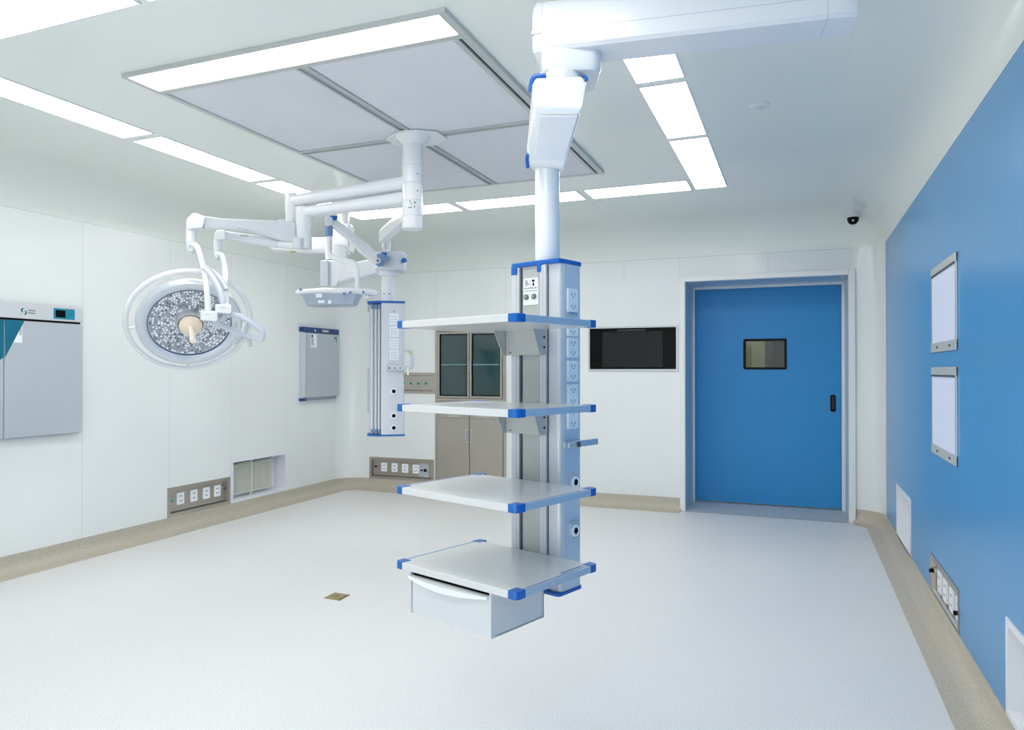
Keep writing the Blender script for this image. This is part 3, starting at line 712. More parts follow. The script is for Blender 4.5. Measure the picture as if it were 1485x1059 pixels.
mb = MB(); mb.loft([tray_ring(.93, .9, zt_ + .018), tray_ring(1, 1, zt_ + .008), tray_ring(1, 1, zt_ - .012), tray_ring(.93, .95, zt_ - .022)]); th = obj('lamp_head', mb, 'enamel', exam, bevel=.006)
def fr_ring(sx, sy, z): return [V((tc_.x, tc_.y, z)) + dR * (x * sx - .018) + dF * (y * sy) for x, y in ((-.235, -.05), (-.2, .1), (.16, .1), (.21, -.03), (.18, -.10), (0, -.14), (-.15, -.12))]
mb = MB(); mb.loft([fr_ring(1.0, 1.0, zt_ - .02), fr_ring(.82, .8, zt_ - .098), fr_ring(.78, .7, zt_ - .104)]); hd2 = obj('lamp_shade', mb, 'trayg', exam, bevel=.003)
mb = MB()
for (u0, u1, v0, v1) in ((458, 467, 426, 431.5), (461.5, 470.5, 435.5, 439.5), (476, 480, 435.5, 440.5)):
    mb.quad(at(u0, v0, TD - .165), at(u1, v0, TD - .165), at(u1, v1, TD - .155), at(u0, v1, TD - .155))
obj('label_plate', mb, 'sock', hd2)
mb = MB()
for u, v in ((436, 420), (499, 426), (508, 424.5), (527, 424)): mb.cyl(at(u, v, TD - .13), at(u, v, TD - .16), .011, n=12)
obj('rim_screw', mb, 'bluegrey', th)
mb = MB(); mb.tube([at(528, 428, 5.25), at(530, 432, 5.25), at(534, 429, 5.25)], .01, 8); obj('rim_hook', mb, 'enamel', th)

# ================================================================ MAIN SHELF PENDANT
TH = math.radians(-19.203)
OP = V((-.76045, 2.37915, 0))
FP = Matrix.Translation(OP) @ Matrix.Rotation(TH, 4, 'Z')
pend = thing('shelf_pendant', 'large ceiling-hung medical pendant with four white shelves, blue corner caps and a drawer', 'medical pendant', FP @ V((-.107, .062, HC)), TH)
ZT, ZB_ = 1.737, .570
body = rrect(-.214, 0, 0, .125, .018, which=(1, 0, 0, 1))
mb = MB(FP); mb.prism(body, ZB_ + .008, ZT - .008); colm = obj('column', mb, M['colf'], pend)
mb = MB(FP); mb.box2(-.002, .0015, .018, .112, ZB_ + .02, ZT - .012); sidep = obj('side_panel', mb, 'cols', pend)
capo = rrect(-.220, .004, -.016, .129, .018, which=(1, 1, 1, 1))
for a, b in ((ZT - .016, ZT + .001), (ZB_, ZB_ + .014)):
    mb = MB(FP); mb.prism(capo, a, b); obj('end_cap', mb, 'blue', pend, bevel=.004)
for xa_, xb_ in ((-.214, -.178), (-.082, -.056)):
    mb = MB(FP); mb.box2(xa_, xb_, -.013, 0, ZB_ + .014, ZT - .016)
    mb.box2(xa_ + .002, xb_ - .012, -.015, -.012, ZB_ + .02, ZT - .02); obj('rail', mb, 'colf', pend, bevel=.002)
mb = MB(FP); mb.box2(-.178, -.172, -.004, .001, ZB_ + .014, ZT - .02); mb.box2(-.0555, -.0525, -.002, .001, ZB_ + .014, ZT - .02); obj('rail_gap', mb, 'ink', pend)
mb = MB(FP); mb.box2(-.166, -.086, -.006, 0, ZB_ + .02, ZT - .025); obj('front_plate', mb, 'colg', pend, bevel=.002)
for xa_, xb_ in ((-.212, -.186), (-.0925, -.0745)):
    mb = MB(FP); mb.box2(xa_, xb_, -.0175, -.012, ZT - .042, ZT - .012); obj('rail_clip', mb, 'blue', pend, bevel=.002)
# info plate
mb = MB(FP); mb.box2(-.160, -.094, -.0085, -.005, 1.583, 1.679); ip = obj('control_plate', mb, 'sock', pend, bevel=.001)
mb = MB(FP)
def mk(x0, x1, z0, z1): mb.box2(x0, x1, -.0092, -.0082, z0, z1)
mk(-.151, -.149, 1.652, 1.672); mk(-.149, -.144, 1.670, 1.672); mk(-.149, -.144, 1.661, 1.663); mk(-.149, -.144, 1.652, 1.654); mk(-.144, -.142, 1.654, 1.670)
mk(-.137, -.135, 1.655, 1.662); mk(-.132, -.126, 1.668, 1.670); mk(-.131, -.129, 1.654, 1.660)
for k in range(9): mk(-.156 + k * .0068, -.1535 + k * .0068 + random.uniform(-.001, .002), 1.6385 + random.uniform(0, .003), 1.644 + random.uniform(0, .003))
for k in range(11): mk(-.156 + k * .0055, -.153 + k * .0055, 1.632, 1.6345)
obj('printed_marks', mb, 'ink', ip)
mb = MB(FP); mb.cyl((-.114, -.0085, 1.668), (-.114, -.012, 1.668), .0045, n=14); mb.box2(-.1165, -.1115, -.011, -.008, 1.650, 1.660); obj('indicator', mb, 'black', ip)
for x in (-.146, -.111):
    mb = MB(FP); mb.lathe((x, -.008, 1.612), (0, -1, 0), [(.010, 0), (.010, .005), (.006, .006)], 20); s = obj('gas_outlet', mb, mat('outlet_green', (96, 122, 100), .4), ip)
    mb = MB(FP); mb.lathe((x, -.0135, 1.612), (0, -1, 0), [(.004, 0), (.0035, .003)], 12); obj('outlet_core', mb, 'colg', s)
# side sockets
for (za, zb3, n) in ((1.554, 1.637, 2), (1.470, 1.532, 2), (1.395, 1.464, 2), (1.311, 1.384, 2), (1.145, 1.301, 4)):
    mb = MB(FP); mb.loft([[(x, y, z) for y, z in rrect(.034, .094, za, zb3, .004)] for x in (0, .0075)]); s = obj('socket', mb, 'sock', pend, bevel=.0015)
    mb = MB(FP)
    for k in range(n):
        z = za + (zb3 - za) * (k + .5) / n
        mb.box2(.0075, .0082, .052, .055, z - .004, z + .005); mb.box2(.0075, .0082, .071, .074, z - .004, z + .005); mb.box2(.0075, .0082, .060, .067, z - .010, z - .007)
    obj('pin_hole', mb, 'ink', s)
mb = MB(FP); mb.box2(.0075, .010, .040, .086, 1.549, 1.553); obj('socket_lip', mb, 'bluegrey', pend)
for z in (.957, .787):
    mb = MB(FP); mb.loft([[(x, y, zz) for y, zz in rrect(.046, .098, z - .034, z + .034, .012)] for x in (0, .008)]); s = obj('data_port', mb, 'steel2', pend, bevel=.002)
    mb = MB(FP); mb.lathe((.008, .072, z), (1, 0, 0), [(.021, 0), (.021, .006), (.016, .008), (.014, .004), (.013, .004)], 24); s2 = obj('port_ring', mb, 'sock', s)
    mb = MB(FP); mb.cyl((.0115, .072, z), (.0135, .072, z), .011, n=18); obj('port_core', mb, 'black', s)
# equipment rail
mb = MB(FP); mb.box2(.012, .02, .0, .20, 1.080, 1.103); er_ = obj('equipment_rail', mb, 'rail', pend, bevel=.002)
mb = MB(FP); mb.box2(0, .028, .012, .058, 1.082, 1.101); obj('rail_clamp', mb, 'steel2', er_, bevel=.003)
mb = MB(FP); mb.box2(.028, .034, .056, .072, 1.082, 1.101); obj('clamp_screw', mb, 'ink', er_, bevel=.002)
mb = MB(FP); mb.box2(-.252, -.222, .09, .24, 1.100, 1.123); el_ = obj('equipment_rail', mb, 'rail', pend, bevel=.002)
mb = MB(FP); mb.box2(-.225, -.212, .09, .12, 1.102, 1.121); obj('rail_clamp', mb, 'steel2', el_)
mb = MB(FP); mb.box2(-.252, -.214, .06, .11, 1.302, 1.413); dv_ = obj('hook_holder', mb, 'greyp', pend, bevel=.01)
mb = MB(FP); mb.cyl((-.252, .07, 1.355), (-.268, .07, 1.355), .007, n=14); obj('holder_knob', mb, 'bluegrey', dv_)
mb = MB(FP); mb.tube([(-.235, .07, 1.303), (-.242, .07, 1.288), (-.236, .07, 1.277), (-.225, .07, 1.28)], .004, 8); obj('hook', mb, 'ink', dv_)
# shelves
SX0, SX1, SY0, SY1, STH = -.383, .152, -.413, .0, .0235
def shelf(z, hood):
    mb = MB(FP); mb.box2(SX0 + .012, SX1 - .012, SY0, SY1 - .016, z - STH, z - .001)
    s = obj('shelf', mb, 'shelf', pend, bevel=.002)
    for sx in (0, 1):
        xa_, xb_ = (SX0, SX0 + .010) if sx == 0 else (SX1 - .010, SX1)
        mb = MB(FP); mb.box2(xa_, xb_, SY0 + .03, SY1 - .03, z - STH + .001, z - .001); obj('side_rail', mb, 'rail', s, bevel=.001)
        mb = MB(FP); xg = SX0 + .010 if sx == 0 else SX1 - .0135
        mb.box2(xg, xg + .0035, SY0 + .03, SY1 - .03, z - .004, z - .0006); obj('rail_groove', mb, 'bluegrey', s)
    L_ = .040; W_ = .030
    for cx_, cy_, wh in ((SX0, SY0, (0, 0, 1, 0)), (SX1, SY0, (0, 0, 0, 1)), (SX1, SY1, (1, 0, 0, 0)), (SX0, SY1, (0, 1, 0, 0))):
        a = (cx_ - .001, cx_ + L_ - .006) if cx_ == SX0 else (cx_ - L_ + .006, cx_ + .001); b = (cy_ - .001, cy_ + L_) if cy_ == SY0 else (cy_ - L_, cy_ + .001)
        mb = MB(FP)
        o = rrect(a[0], a[1], b[0], b[1], .016, which=wh)
        # triangular cut towards the shelf middle
        mb.prism(o, z - STH - .001, z + .0008)
        obj('corner_cap', mb, 'blue', s, bevel=.002)
    if hood:
        mb = MB(FP); t_ = .003; zt0, zt1 = z - STH, z - STH - .088
        mb.box2(-.222, -.056, -.034, -.030, zt1, zt0)
        for x in (-.224, -.056):
            sl = -.012 if x < -.1 else 0
            mb.loft([[(xx + sl, -.085, zt0), (xx, -.014, zt0), (xx, -.014, zt1), (xx, -.05, zt1)] for xx in (x, x + t_)])
        br = obj('bracket', mb, M['colg'], s)
        mb = MB(FP)
        for zz in (.3, .7): mb.cyl((-.053, -.026, zt0 - .088 * zz), (-.0505, -.026, zt0 - .088 * zz), .004, n=10)
        mb.cyl((-.2, -.034, zt1 + .01), (-.2, -.036, zt1 + .01), .0025, n=10)
        obj('bracket_screw', mb, 'black', br)
    return s
shelf(1.5153, True); shelf(1.2365, True)
s3 = shelf(.9609, False)
mb = MB(FP); mb.box2(-.066, -.05, -.03, -.012, .9609 - STH - .03, .9609 - STH); mb.cyl((-.058, -.03, .9609 - STH - .03), (-.058, -.012, .9609 - STH - .03), .008, n=14); obj('shelf_latch', mb, 'greyp', s3)
s4 = shelf(.7103, False)
mb = MB(FP)
for y, r in ((-.24, .006), (-.17, .004), (-.155, .004)): mb.cyl((SX1, y, .699), (SX1 + .002, y, .699), r, n=14)
obj('rail_screw', mb, 'steel2', s4)
mb = MB(FP); mb.box2(SX1 - .026, SX1 - .022, -.17, -.05, .7094, .7112); obj('rail_slot', mb, 'bluegrey', s4)
# drawer unit
DX0, DX1, DY0, DY1, DZ0, DZ1 = -.322, .045, -.405, -.15, .548, .7103 - STH
mb = MB(FP)
mb.box2(DX0, DX0 + .008, DY0, DY1, DZ0, DZ1); mb.box2(DX1 - .008, DX1, DY0, DY1, DZ0, DZ1); mb.box2(DX0, DX1, DY1 - .008, DY1, DZ0, DZ1); mb.box2(DX0, DX1, DY0 + .02, DY1, DZ0, DZ0 + .008)
mb.box2(DX0, DX1, DY0 + .02, DY1, DZ1 - .006, DZ1)
du = obj('drawer_case', mb, M['shelf'], s4, bevel=.001)
mb = MB(FP); mb.box2(DX0 + .010, DX1 - .010, DY0 + .004, DY0 + .018, DZ0 + .004, DZ1 - .016); dr = obj('drawer_front', mb, 'enamel2', s4, bevel=.002)
mb = MB(FP); mb.box2(DX0 + .010, DX1 - .010, DY0 + .012, DY0 + .022, DZ1 - .016, DZ1 - .002); obj('drawer_gap', mb, 'black', s4)
mb = MB(FP); rows_ = []
n = 18
for k in range(n + 1):
    t = k / n; x = DX0 + .006 + (DX1 - DX0 - .012) * t; bow = 1 - (2 * t - 1) ** 2
    rows_.append([(x, DY0 + .006, DZ1 - .012), (x, DY0 - .012 - .018 * bow, DZ1 - .013), (x, DY0 - .014 - .020 * bow, DZ1 - .019 - .012 * bow), (x, DY0 - .002, DZ1 - .022 - .024 * bow), (x, DY0 + .006, DZ1 - .022 - .024 * bow)])
mb.loft(rows_); obj('drawer_handle', mb, 'enamel', s4)
# post, link arm, bearing, boom
ca = FP @ V((-.107, .062, 0))
zpt = onD(795, 243, 2.609).z
mb = MB(); mb.cyl((ca.x, ca.y, ZT), (ca.x, ca.y, zpt + .05), .0445, n=48); obj('post', mb, 'enamel', pend)
mb = MB()
F_ = 2.42; B_ = 2.70
pts = [at(772, 122, F_), at(778, 111, F_), at(846, 112, F_), at(850, 122, F_), at(776, 157, F_ - .03), at(843, 160, F_ - .03),
       at(778, 110, B_), at(846, 111, B_), at(767, 240, 2.55), at(818, 245, 2.55), at(778, 251, 2.73), at(815, 252, 2.73), at(764, 215, 2.5), at(764, 235, 2.6)]
mb.hull(pts); lk_ = obj('link_arm', mb, 'enamel', pend, bevel=.012, seg=4)
mb = MB(); mb.hull([at(u, v, d) for u, v, d in ((782, 168, 2.383), (838, 168, 2.383), (775, 234, 2.538), (817, 238, 2.538), (782, 168, 2.40), (838, 168, 2.40), (775, 234, 2.56), (817, 238, 2.56))]); obj('arm_cover', mb, 'arm', lk_, bevel=.004)
mb = MB(); mb.tube([at(792, 110, 2.425), at(780, 110.5, 2.425), at(773, 114, 2.43), at(770.5, 124, 2.44), at(770, 134, 2.45)], .009, 10); mb.tube([at(765.2, 224, 2.52), at(764, 232, 2.54), at(765.5, 243, 2.56)], .0065, 10); mb.tube([at(846, 110, 2.44), at(850, 113, 2.44), at(850.5, 117, 2.44)], .006, 8); obj('edge_bumper', mb, 'blue', lk_)
mb = MB(); cb = at(818, 100, 2.62)
zb4, zt4 = at(815, 107, 2.55).z, 2.475
def brg(k, z): return [V((cb.x, cb.y, z)) + dR * x + dF * y for x, y in rrect(-.085 * k, .125 * k, -.11 * k, .11 * k, .045 * k, which=(1, 0, 0, 1))]
mb.loft([brg(.96, zb4), brg(1, zb4 + .012), brg(1, zt4)]); bg = obj('bearing', mb, 'enamel', pend)
mb = MB(); q = at(812, 108, 2.58); mb.lathe((q.x, q.y, zb4 + .005), (0, 0, -1), [(.075, 0), (.078, .02), (.078, .05)], 36); obj('bearing_ring', mb, 'enamel', bg)
# boom
ZBm, ZTm = 2.47, 2.655
P1 = onZ(776, 73, ZBm); P2 = onZ(1215, 23, ZBm); Q2 = onZ(1212, 56, ZBm)
ax = (P2 - P1); Lb = ax.length; ax = ax.normalized(); nn = V((-ax.y, ax.x, 0)); wb_ = (Q2 - P2).dot(nn)
def boom_ring(t, k=1.0, kz=1.0):
    b = P1 + ax * t; c_ = b + nn * (wb_ / 2); out = []
    for y, z in ((-.5, .0), (-.5, .55), (-.48, .75), (-.40, .92), (-.28, 1.0), (.28, 1.0), (.40, .92), (.48, .75), (.5, .55), (.5, .0), (.42, -.06), (-.42, -.06)):
        out.append(V((c_.x, c_.y, ZBm + .01)) + nn * (y * wb_ * k) + V((0, 0, (z * kz) * (ZTm - ZBm - .01))))
    return out
mb = MB(); mb.loft([boom_ring(-.012, .86, .93), boom_ring(0), boom_ring(Lb), boom_ring(Lb + .03, .97, .98), boom_ring(Lb + .06, .8, .9)]); bo = obj('boom', mb, 'arm', pend)
mb = MB()
for t in (0.022, Lb - .03):
    r0 = boom_ring(t, 1.006, 1.006); r1 = boom_ring(t + .003, 1.006, 1.006); mb.loft([r0, r1])
for y in (-.503,):
    a = P1 + nn * (wb_ / 2 + wb_ * y); mb.hull([V((a.x, a.y, ZBm + z)) + ax * t for z in (.062, .0645) for t in (.02, Lb - .03)] + [V((a.x, a.y, ZBm + z)) + ax * t + nn * .01 for z in (.062, .0645) for t in (.02, Lb - .03)])
obj('boom_joint', mb, 'greyp', bo)
mb = MB(); a = P1 - ax * .013 + nn * (wb_ * .03); mb.hull([a + V((0, 0, z)) + ax * t + nn * y for z in (.056, .068) for t in (0, .035) for y in (-.008, .02)]); obj('boom_notch', mb, 'colg', bo)
mc = P1 + ax * (Lb - .12) + nn * (wb_ / 2)
mb = MB(); mb.lathe((mc.x, mc.y, HC), (0, 0, -1), [(.17, 0), (.17, .03), (.11, .045), (.09, .12)], 40); obj('ceiling_mount', mb, 'enamel', pend)

# ================================================================ BACK WALL EQUIPMENT
def boxm(*a): return MB().box2(*a)
# built-in monitor
x0, x1, z0, z1 = -1.967, -1.075, 1.345, 1.786
t = thing('wall_monitor', 'black flat screen set in a thin steel frame beside the blue door', 'monitor', ((x0 + x1) / 2, YB, z0))
mb = MB()
o_ = [(x0, z0), (x1, z0), (x1, z1), (x0, z1)]; f = .017; i_ = [(x0 + f, z0 + f), (x1 - f, z0 + f), (x1 - f, z1 - f), (x0 + f, z1 - f)]
mb.loft([[(x, YB, z) for x, z in o_], [(x, YB - .014, z) for x, z in o_], [(x, YB - .014, z) for x, z in i_], [(x, YB, z) for x, z in i_]], False, True); obj('frame', mb, 'steel2', t, bevel=.002)
obj('bezel', boxm(x0 + f, x1 - f, YB - .008, YB - .001, z0 + f, z1 - f), 'screen', t)
s = obj('screen', boxm(-1.82, -1.222, YB - .0095, YB - .006, 1.382, 1.733), 'screen2', t)
mb = MB(); mb.box2(-1.668, -1.39, YB - .0088, YB - .006, 1.738, 1.756); obj('sensor_bar', mb, 'dark', t)
# glass fronted cabinet
t = thing('glass_cabinet', 'built-in stainless cabinet with two dark glass doors on the back wall', 'cabinet', (-3.283, YB, 1.018))
x0, x1, z0, z1 = -3.700, -2.866, 1.018, 1.800
mb = MB()
for a in ((x0, x0 + .032, z0, z1), (x1 - .032, x1, z0, z1), (x0 + .032, x1 - .032, z1 - .03, z1), (x0 + .032, x1 - .032, z0, z0 + .028)): mb.box2(a[0], a[1], YB - .02, YB, a[2], a[3])
obj('frame', mb, 'steel', t, bevel=.003)
xm = -3.283
for i, (a, b) in enumerate(((x0 + .036, xm - .003), (xm + .003, x1 - .036))):
    mb = MB(); f = .022; za, zb5 = z0 + .031, z1 - .033
    if i == 1: f = .024
    o_ = [(a, za), (b, za), (b, zb5), (a, zb5)]; i_ = [(a + f, za + f), (b - f, za + f), (b - f, zb5 - f), (a + f, zb5 - f)]
    mb.loft([[(x, YB - .002, z) for x, z in o_], [(x, YB - .026, z) for x, z in o_], [(x, YB - .026, z) for x, z in i_], [(x, YB - .002, z) for x, z in i_]], False, True)
    d = obj('door', mb, 'steel', t, bevel=.002)
    mb = MB(); f2 = f + .001
    mb.box2(a + f, b - f, YB - .012, YB - .008, za + f, zb5 - f); obj('glass', mb, 'glassd', d)
    mb = MB()
    for q in ((a + f, a + f + .012, za + f, zb5 - f), (b - f - .012, b - f, za + f, zb5 - f), (a + f, b - f, za + f, za + f + .012), (a + f, b - f, zb5 - f - .012, zb5 - f)): mb.box2(q[0], q[1], YB - .018, YB - .012, q[2], q[3])
    obj('door_gasket', mb, 'black', d)
    mb = MB(); mb.box2(a + f, b - f, YB - .0135, YB - .012, 1.405, 1.418); obj('inner_shelf', mb, mat('shelf_edge_%d' % i, (104, 140, 150), .3), d)
    hx = b - .010 if i == 0 else a + .010
    mb = MB(); mb.box2(hx - .006, hx + .006, YB - .034, YB - .026, 1.33, 1.45); obj('handle', mb, 'steel2', d, bevel=.003)
# lower cabinet
t = thing('base_cabinet', 'tall stainless steel two-door cupboard under the glass cabinet', 'cabinet', (-3.283, YB, .147))
z0, z1 = .122, .912
mb = MB()
for a in ((x0, x0 + .026, z0, z1), (x1 - .026, x1, z0, z1), (x0 + .026, x1 - .026, z1 - .022, z1), (x0 + .026, x1 - .026, z0, z0 + .018)): mb.box2(a[0], a[1], YB - .02, YB, a[2], a[3])
obj('frame', mb, 'steel', t, bevel=.003)
for i, (a, b) in enumerate(((x0 + .029, xm - .003), (xm + .003, x1 - .029))):
    d = obj('door', boxm(a, b, YB - .024, YB - .002, z0 + .021, z1 - .025), 'steel', t, bevel=.003)
    mb = MB(); mb.box2(a, b, YB - .0248, YB - .0235, z1 - .083, z1 - .081); obj('fold_line', mb, 'dark', d)
    cxm = (a + b) / 2 + (.03 if i == 0 else -.03); mb = MB(); mb.box2(cxm - .07, cxm + .07, YB - .026, YB - .0235, z1 - .066, z1 - .050); obj('label_holder', mb, 'colg', d)
    hx = b - .030 if i == 0 else a + .030
    mb = MB(); mb.tube([(hx, YB - .024, .70), (hx, YB - .044, .69), (hx, YB - .044, .60), (hx, YB - .024, .59)], .006, 8, smooth=False); mb.box2(hx - .011, hx + .011, YB - .029, YB - .022, .57, .715); obj('handle', mb, 'steel2', d)
obj('filler', boxm(x0, x1, YB - .012, YB, .915, 1.015), 'steel', t)
# recessed socket panel generic
def recess_panel(name, label, cat, axis, c, sgn, rect, items, group=None, depth=.035):
    """sgn: +1 when the recess runs towards +axis"""
    u0, u1, v0, v1 = rect
    def P(u, d, z): return (c + sgn * d, u, z) if axis == 'X' else (u, c + sgn * d, z)
    t = thing(name, label, cat, P((u0 + u1) / 2, 0, v0), 0, group)
    def ring(i, d): return [P(u0 + i, d, v0 + i), P(u1 - i, d, v0 + i), P(u1 - i, d, v1 - i), P(u0 + i, d, v1 - i)]
    mb = MB(); mb.loft([ring(-.004, -.001), ring(-.004, -.004), ring(.026, -.004), ring(.032, depth), ring(.0, depth + .002)], False, True); obj('frame', mb, 'steel', t)
    mb = MB(); mb._f([mb.v(p) for p in ring(.02, depth - .002)]); bp = obj('back_plate', mb, 'steel', t)
    mb = MB(); mb.loft([[P(u, d, z) for d, z in ((depth - .004, v0 + .044), (depth - .02, v0 + .040), (depth - .004, v0 + .036))] for u in (u0 + .034, u1 - .034)]); obj('light_edge', mb, 'steel2', t)
    for kind, u, z, w, h in items:
        if kind == 's':
            mb = MB(); pts = rrect(u - w / 2, u + w / 2, z - h / 2, z + h / 2, .004)
            mb.loft([[P(a, d, b) for a, b in pts] for d in (depth - .012, depth - .002)]); s = obj('socket', mb, 'sock', t)
            mb = MB()
            for dz in (.2, -.2):
                for du_ in (-.12, .12):
                    a, b = u + du_ * w, z + dz * h
                    mb.loft([[P(a + x, d, b + y) for x, y in ((-.004, -.006), (.004, -.006), (.004, .006), (-.004, .006))] for d in (depth - .0125, depth - .0115)])
            obj('pin_hole', mb, 'ink', s)
        elif kind == 'w':
            mb = MB(); pts = rrect(u - w / 2, u + w / 2, z - h / 2, z + h / 2, .004)
            mb.loft([[P(a, d, b) for a, b in pts] for d in (depth - .010, depth - .002)]); s = obj('blank_plate', mb, 'cabg', t)
            mb = MB(); 
            for du_, r in ((-.03, .009), (.015, .016)): mb.cyl(P(u + du_, depth - .010, z), P(u + du_, depth - .026, z), r, n=14)
            obj('lock', mb, 'black', s)
        else:
            col = {'g': 'green', 't': 'teal2', 'b': 'navy', 'k': 'black'}[kind]
            mb = MB(); mb.cyl(P(u, depth - .002, z), P(u, depth - .014, z), w, n=20); s = obj('gas_outlet', mb, 'colg' if kind != 'k' else 'steel2', t)
            mb = MB(); mb.cyl(P(u, depth - .014, z), P(u, depth - .017 - (.02 if kind == 'k' else 0), z), w * .66, n=16); obj('outlet_core', mb, col, s)
    return t
recess_panel('socket_panel', 'steel recessed socket panel low on the white wall beside the white vent opening', 'socket panel', 'X', XL, -1, L_SOCK,
             [('s', 4.695, .258, .075, .10), ('s', 4.842, .258, .075, .10), ('s', 4.985, .258, .075, .10), ('s', 5.115, .258, .075, .10), ('t', 4.603, .25, .019, 0), ('b', 5.19, .268, .016, 0)])
recess_panel('socket_panel', 'steel recessed socket panel low on the back wall beside the steel cupboard', 'socket panel', 'Y', YB, 1, B_SOCK,
             [('k', -4.468, .258, .017, 0), ('s', -4.372, .252, .075, .098), ('s', -4.235, .252, .075, .098), ('s', -4.10, .250, .080, .098), ('s', -3.962, .248, .080, .098), ('w', -3.855, .24, .12, .165)])
recess_panel('gas_outlet_panel', 'steel medical gas panel with green-marked outlets beside the glass cabinet', 'gas panel', 'Y', YB, 1, B_GAS,
             [('g', -4.10, 1.205, .024, 0), ('g', -4.012, 1.205, .024, 0), ('g', -3.918, 1.205, .024, 0), ('g', -3.822, 1.205, .024, 0), ('g', -4.20, 1.205, .024, 0), ('g', -4.30, 1.205, .024, 0)], depth=.012)
recess_panel('socket_panel', 'steel recessed socket panel set low in the blue wall', 'socket panel', 'X', XR, 1, R_SOCK,
             [('s', 4.46, .212, .09, .12), ('s', 4.30, .212, .09, .12), ('s', 4.13, .212, .09, .12), ('s', 3.97, .212, .09, .12), ('k', 4.60, .235, .016, 0), ('k', 3.925, .21, .016, 0)], depth=.02)

# ---- return air openings
def vent(label, axis, c, sgn, rect, depth, grille):
    u0, u1, v0, v1 = rect
    def P(u, d, z): return (c + sgn * d, u, z)
    t = thing('air_return_vent', label, 'air vent', P((u0 + u1) / 2, 0, v0), 0)
    def ring(i, d): return [P(u0 + i, d, v0 + i), P(u1 - i, d, v0 + i), P(u1 - i, d, v1 - i), P(u0 + i, d, v1 - i)]
    mb = MB(); mb.loft([ring(-.008, .001), ring(-.008, -.006), ring(.018, -.006), ring(.020, depth), ring(0, depth + .002)], False, True); obj('frame', mb, 'trimb', t)
    mb = MB(); mb._f([mb.v(p) for p in ring(.01, depth - .001)]); obj('back_plate', mb, 'ventw', t)
    if grille:
        mb = MB(); d = depth * .5; ue = u0 + .02 + (u1 - u0 - .04) * .84
        a, b, z0, z1 = u0 + .02, ue, v0 + .05, v1 - .04
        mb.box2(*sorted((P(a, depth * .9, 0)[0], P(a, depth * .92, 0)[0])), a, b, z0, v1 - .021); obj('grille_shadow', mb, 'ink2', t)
        mb = MB(); mb.box2(*sorted((P(a, d, 0)[0], P(a, depth * .9, 0)[0])), a, b, v1 - .036, v1 - .02); obj('grille_gap', mb, 'black', t)
        n = 34
        mb = MB()
        for k in range(n):
            u = a + (b - a) * (k + .5) / n
            mb.box2(*sorted((P(0, d, 0)[0], P(0, d + .012, 0)[0])), u - .0042, u + .0042, z0, z1)
        obj('slats', mb, 'slat', t)
        mb = MB()
        for zz in (z0, z1 - .03): mb.box2(*sorted((P(0, d - .004, 0)[0], P(0, d + .004, 0)[0])), a, b, zz, zz + .008)
        um = (a + b) / 2; mb.box2(*sorted((P(0, d - .012, 0)[0], P(0, d + .01, 0)[0])), um - .009, um + .009, z0 - .028, v1 - .02)
        mb.box2(*sorted((P(0, d - .01, 0)[0], P(0, d + .014, 0)[0])), b - .006, b + .012, z0 - .02, z0 + .02)
        obj('grille_frame', mb, 'slat', t)
    else:
        mb = MB()
        for (fu, fz) in ((.12, .12), (.88, .14), (.1, .86), (.9, .84)):
            u = u0 + (u1 - u0) * fu; z = v0 + (v1 - v0) * fz; mb.cyl(P(u, depth - .001, z), P(u, depth - .02, z), .006, n=10)
        obj('clip', mb, 'steel2', t)
    return t
vent('white recessed return air opening with ivory vertical slats low on the white wall', 'X', XL, -1, L_VENT, .13, True)
vent('open white recessed vent box low in the blue wall near the door corner', 'X', XR, 1, R_VENT, .10, False)
vent('open white vent box in the blue wall nearest the viewer, cut by the picture edge', 'X', XR, 1, R_VENT2, .10, False)

# ---- film view boxes on the blue wall
def viewbox(y0, y1, z0, z1, label):
    t = thing('film_viewer', label, 'x-ray viewer', (XR, (y0 + y1) / 2, z0), 0)
    obj('housing', boxm(XR - .004, XR, y0, y1, z0, z1), 'greyp', t, bevel=.002)
    obj('screen', boxm(XR - .0055, XR - .003, y0 + .03, y1 - .035, z0 + .048, z1 - .045), 'film', t)
    mb = MB()
    mb.box2(XR - .009, XR, y0, y1, z1 - .045, z1); br = obj('clip_bar', mb, 'alu', t, bevel=.002)
    obj('clip_bar', boxm(XR - .009, XR, y0, y1, z0, z0 + .05), 'alu', t, bevel=.002)
    obj('edge_profile', boxm(XR - .0075, XR, y0, y0 + .028, z0, z1), 'steel2', t, bevel=.002); obj('edge_profile', boxm(XR - .0075, XR, y1 - .035, y1, z0, z1), 'steel2', t, bevel=.002)
    mb = MB(); mb.box2(XR - .012, XR - .008, y0 + .03, y1 - .03, z1 - .050, z1 - .040); obj('film_clip', mb, 'ink', t)
    for f in (.22, .72):
        yy = y0 + (y1 - y0) * f; obj('switch', boxm(XR - .011, XR - .008, yy - .012, yy + .012, z0 + .018, z0 + .03), 'black', t)
viewbox(3.895, 4.575, 1.447, 1.905, 'silver framed film viewer on the blue wall, upper of the two')
viewbox(3.903, 4.572, .899, 1.367, 'silver framed film viewer on the blue wall, lower of the two')

# ================================================================ LEFT WALL CABINETS
XW = XL
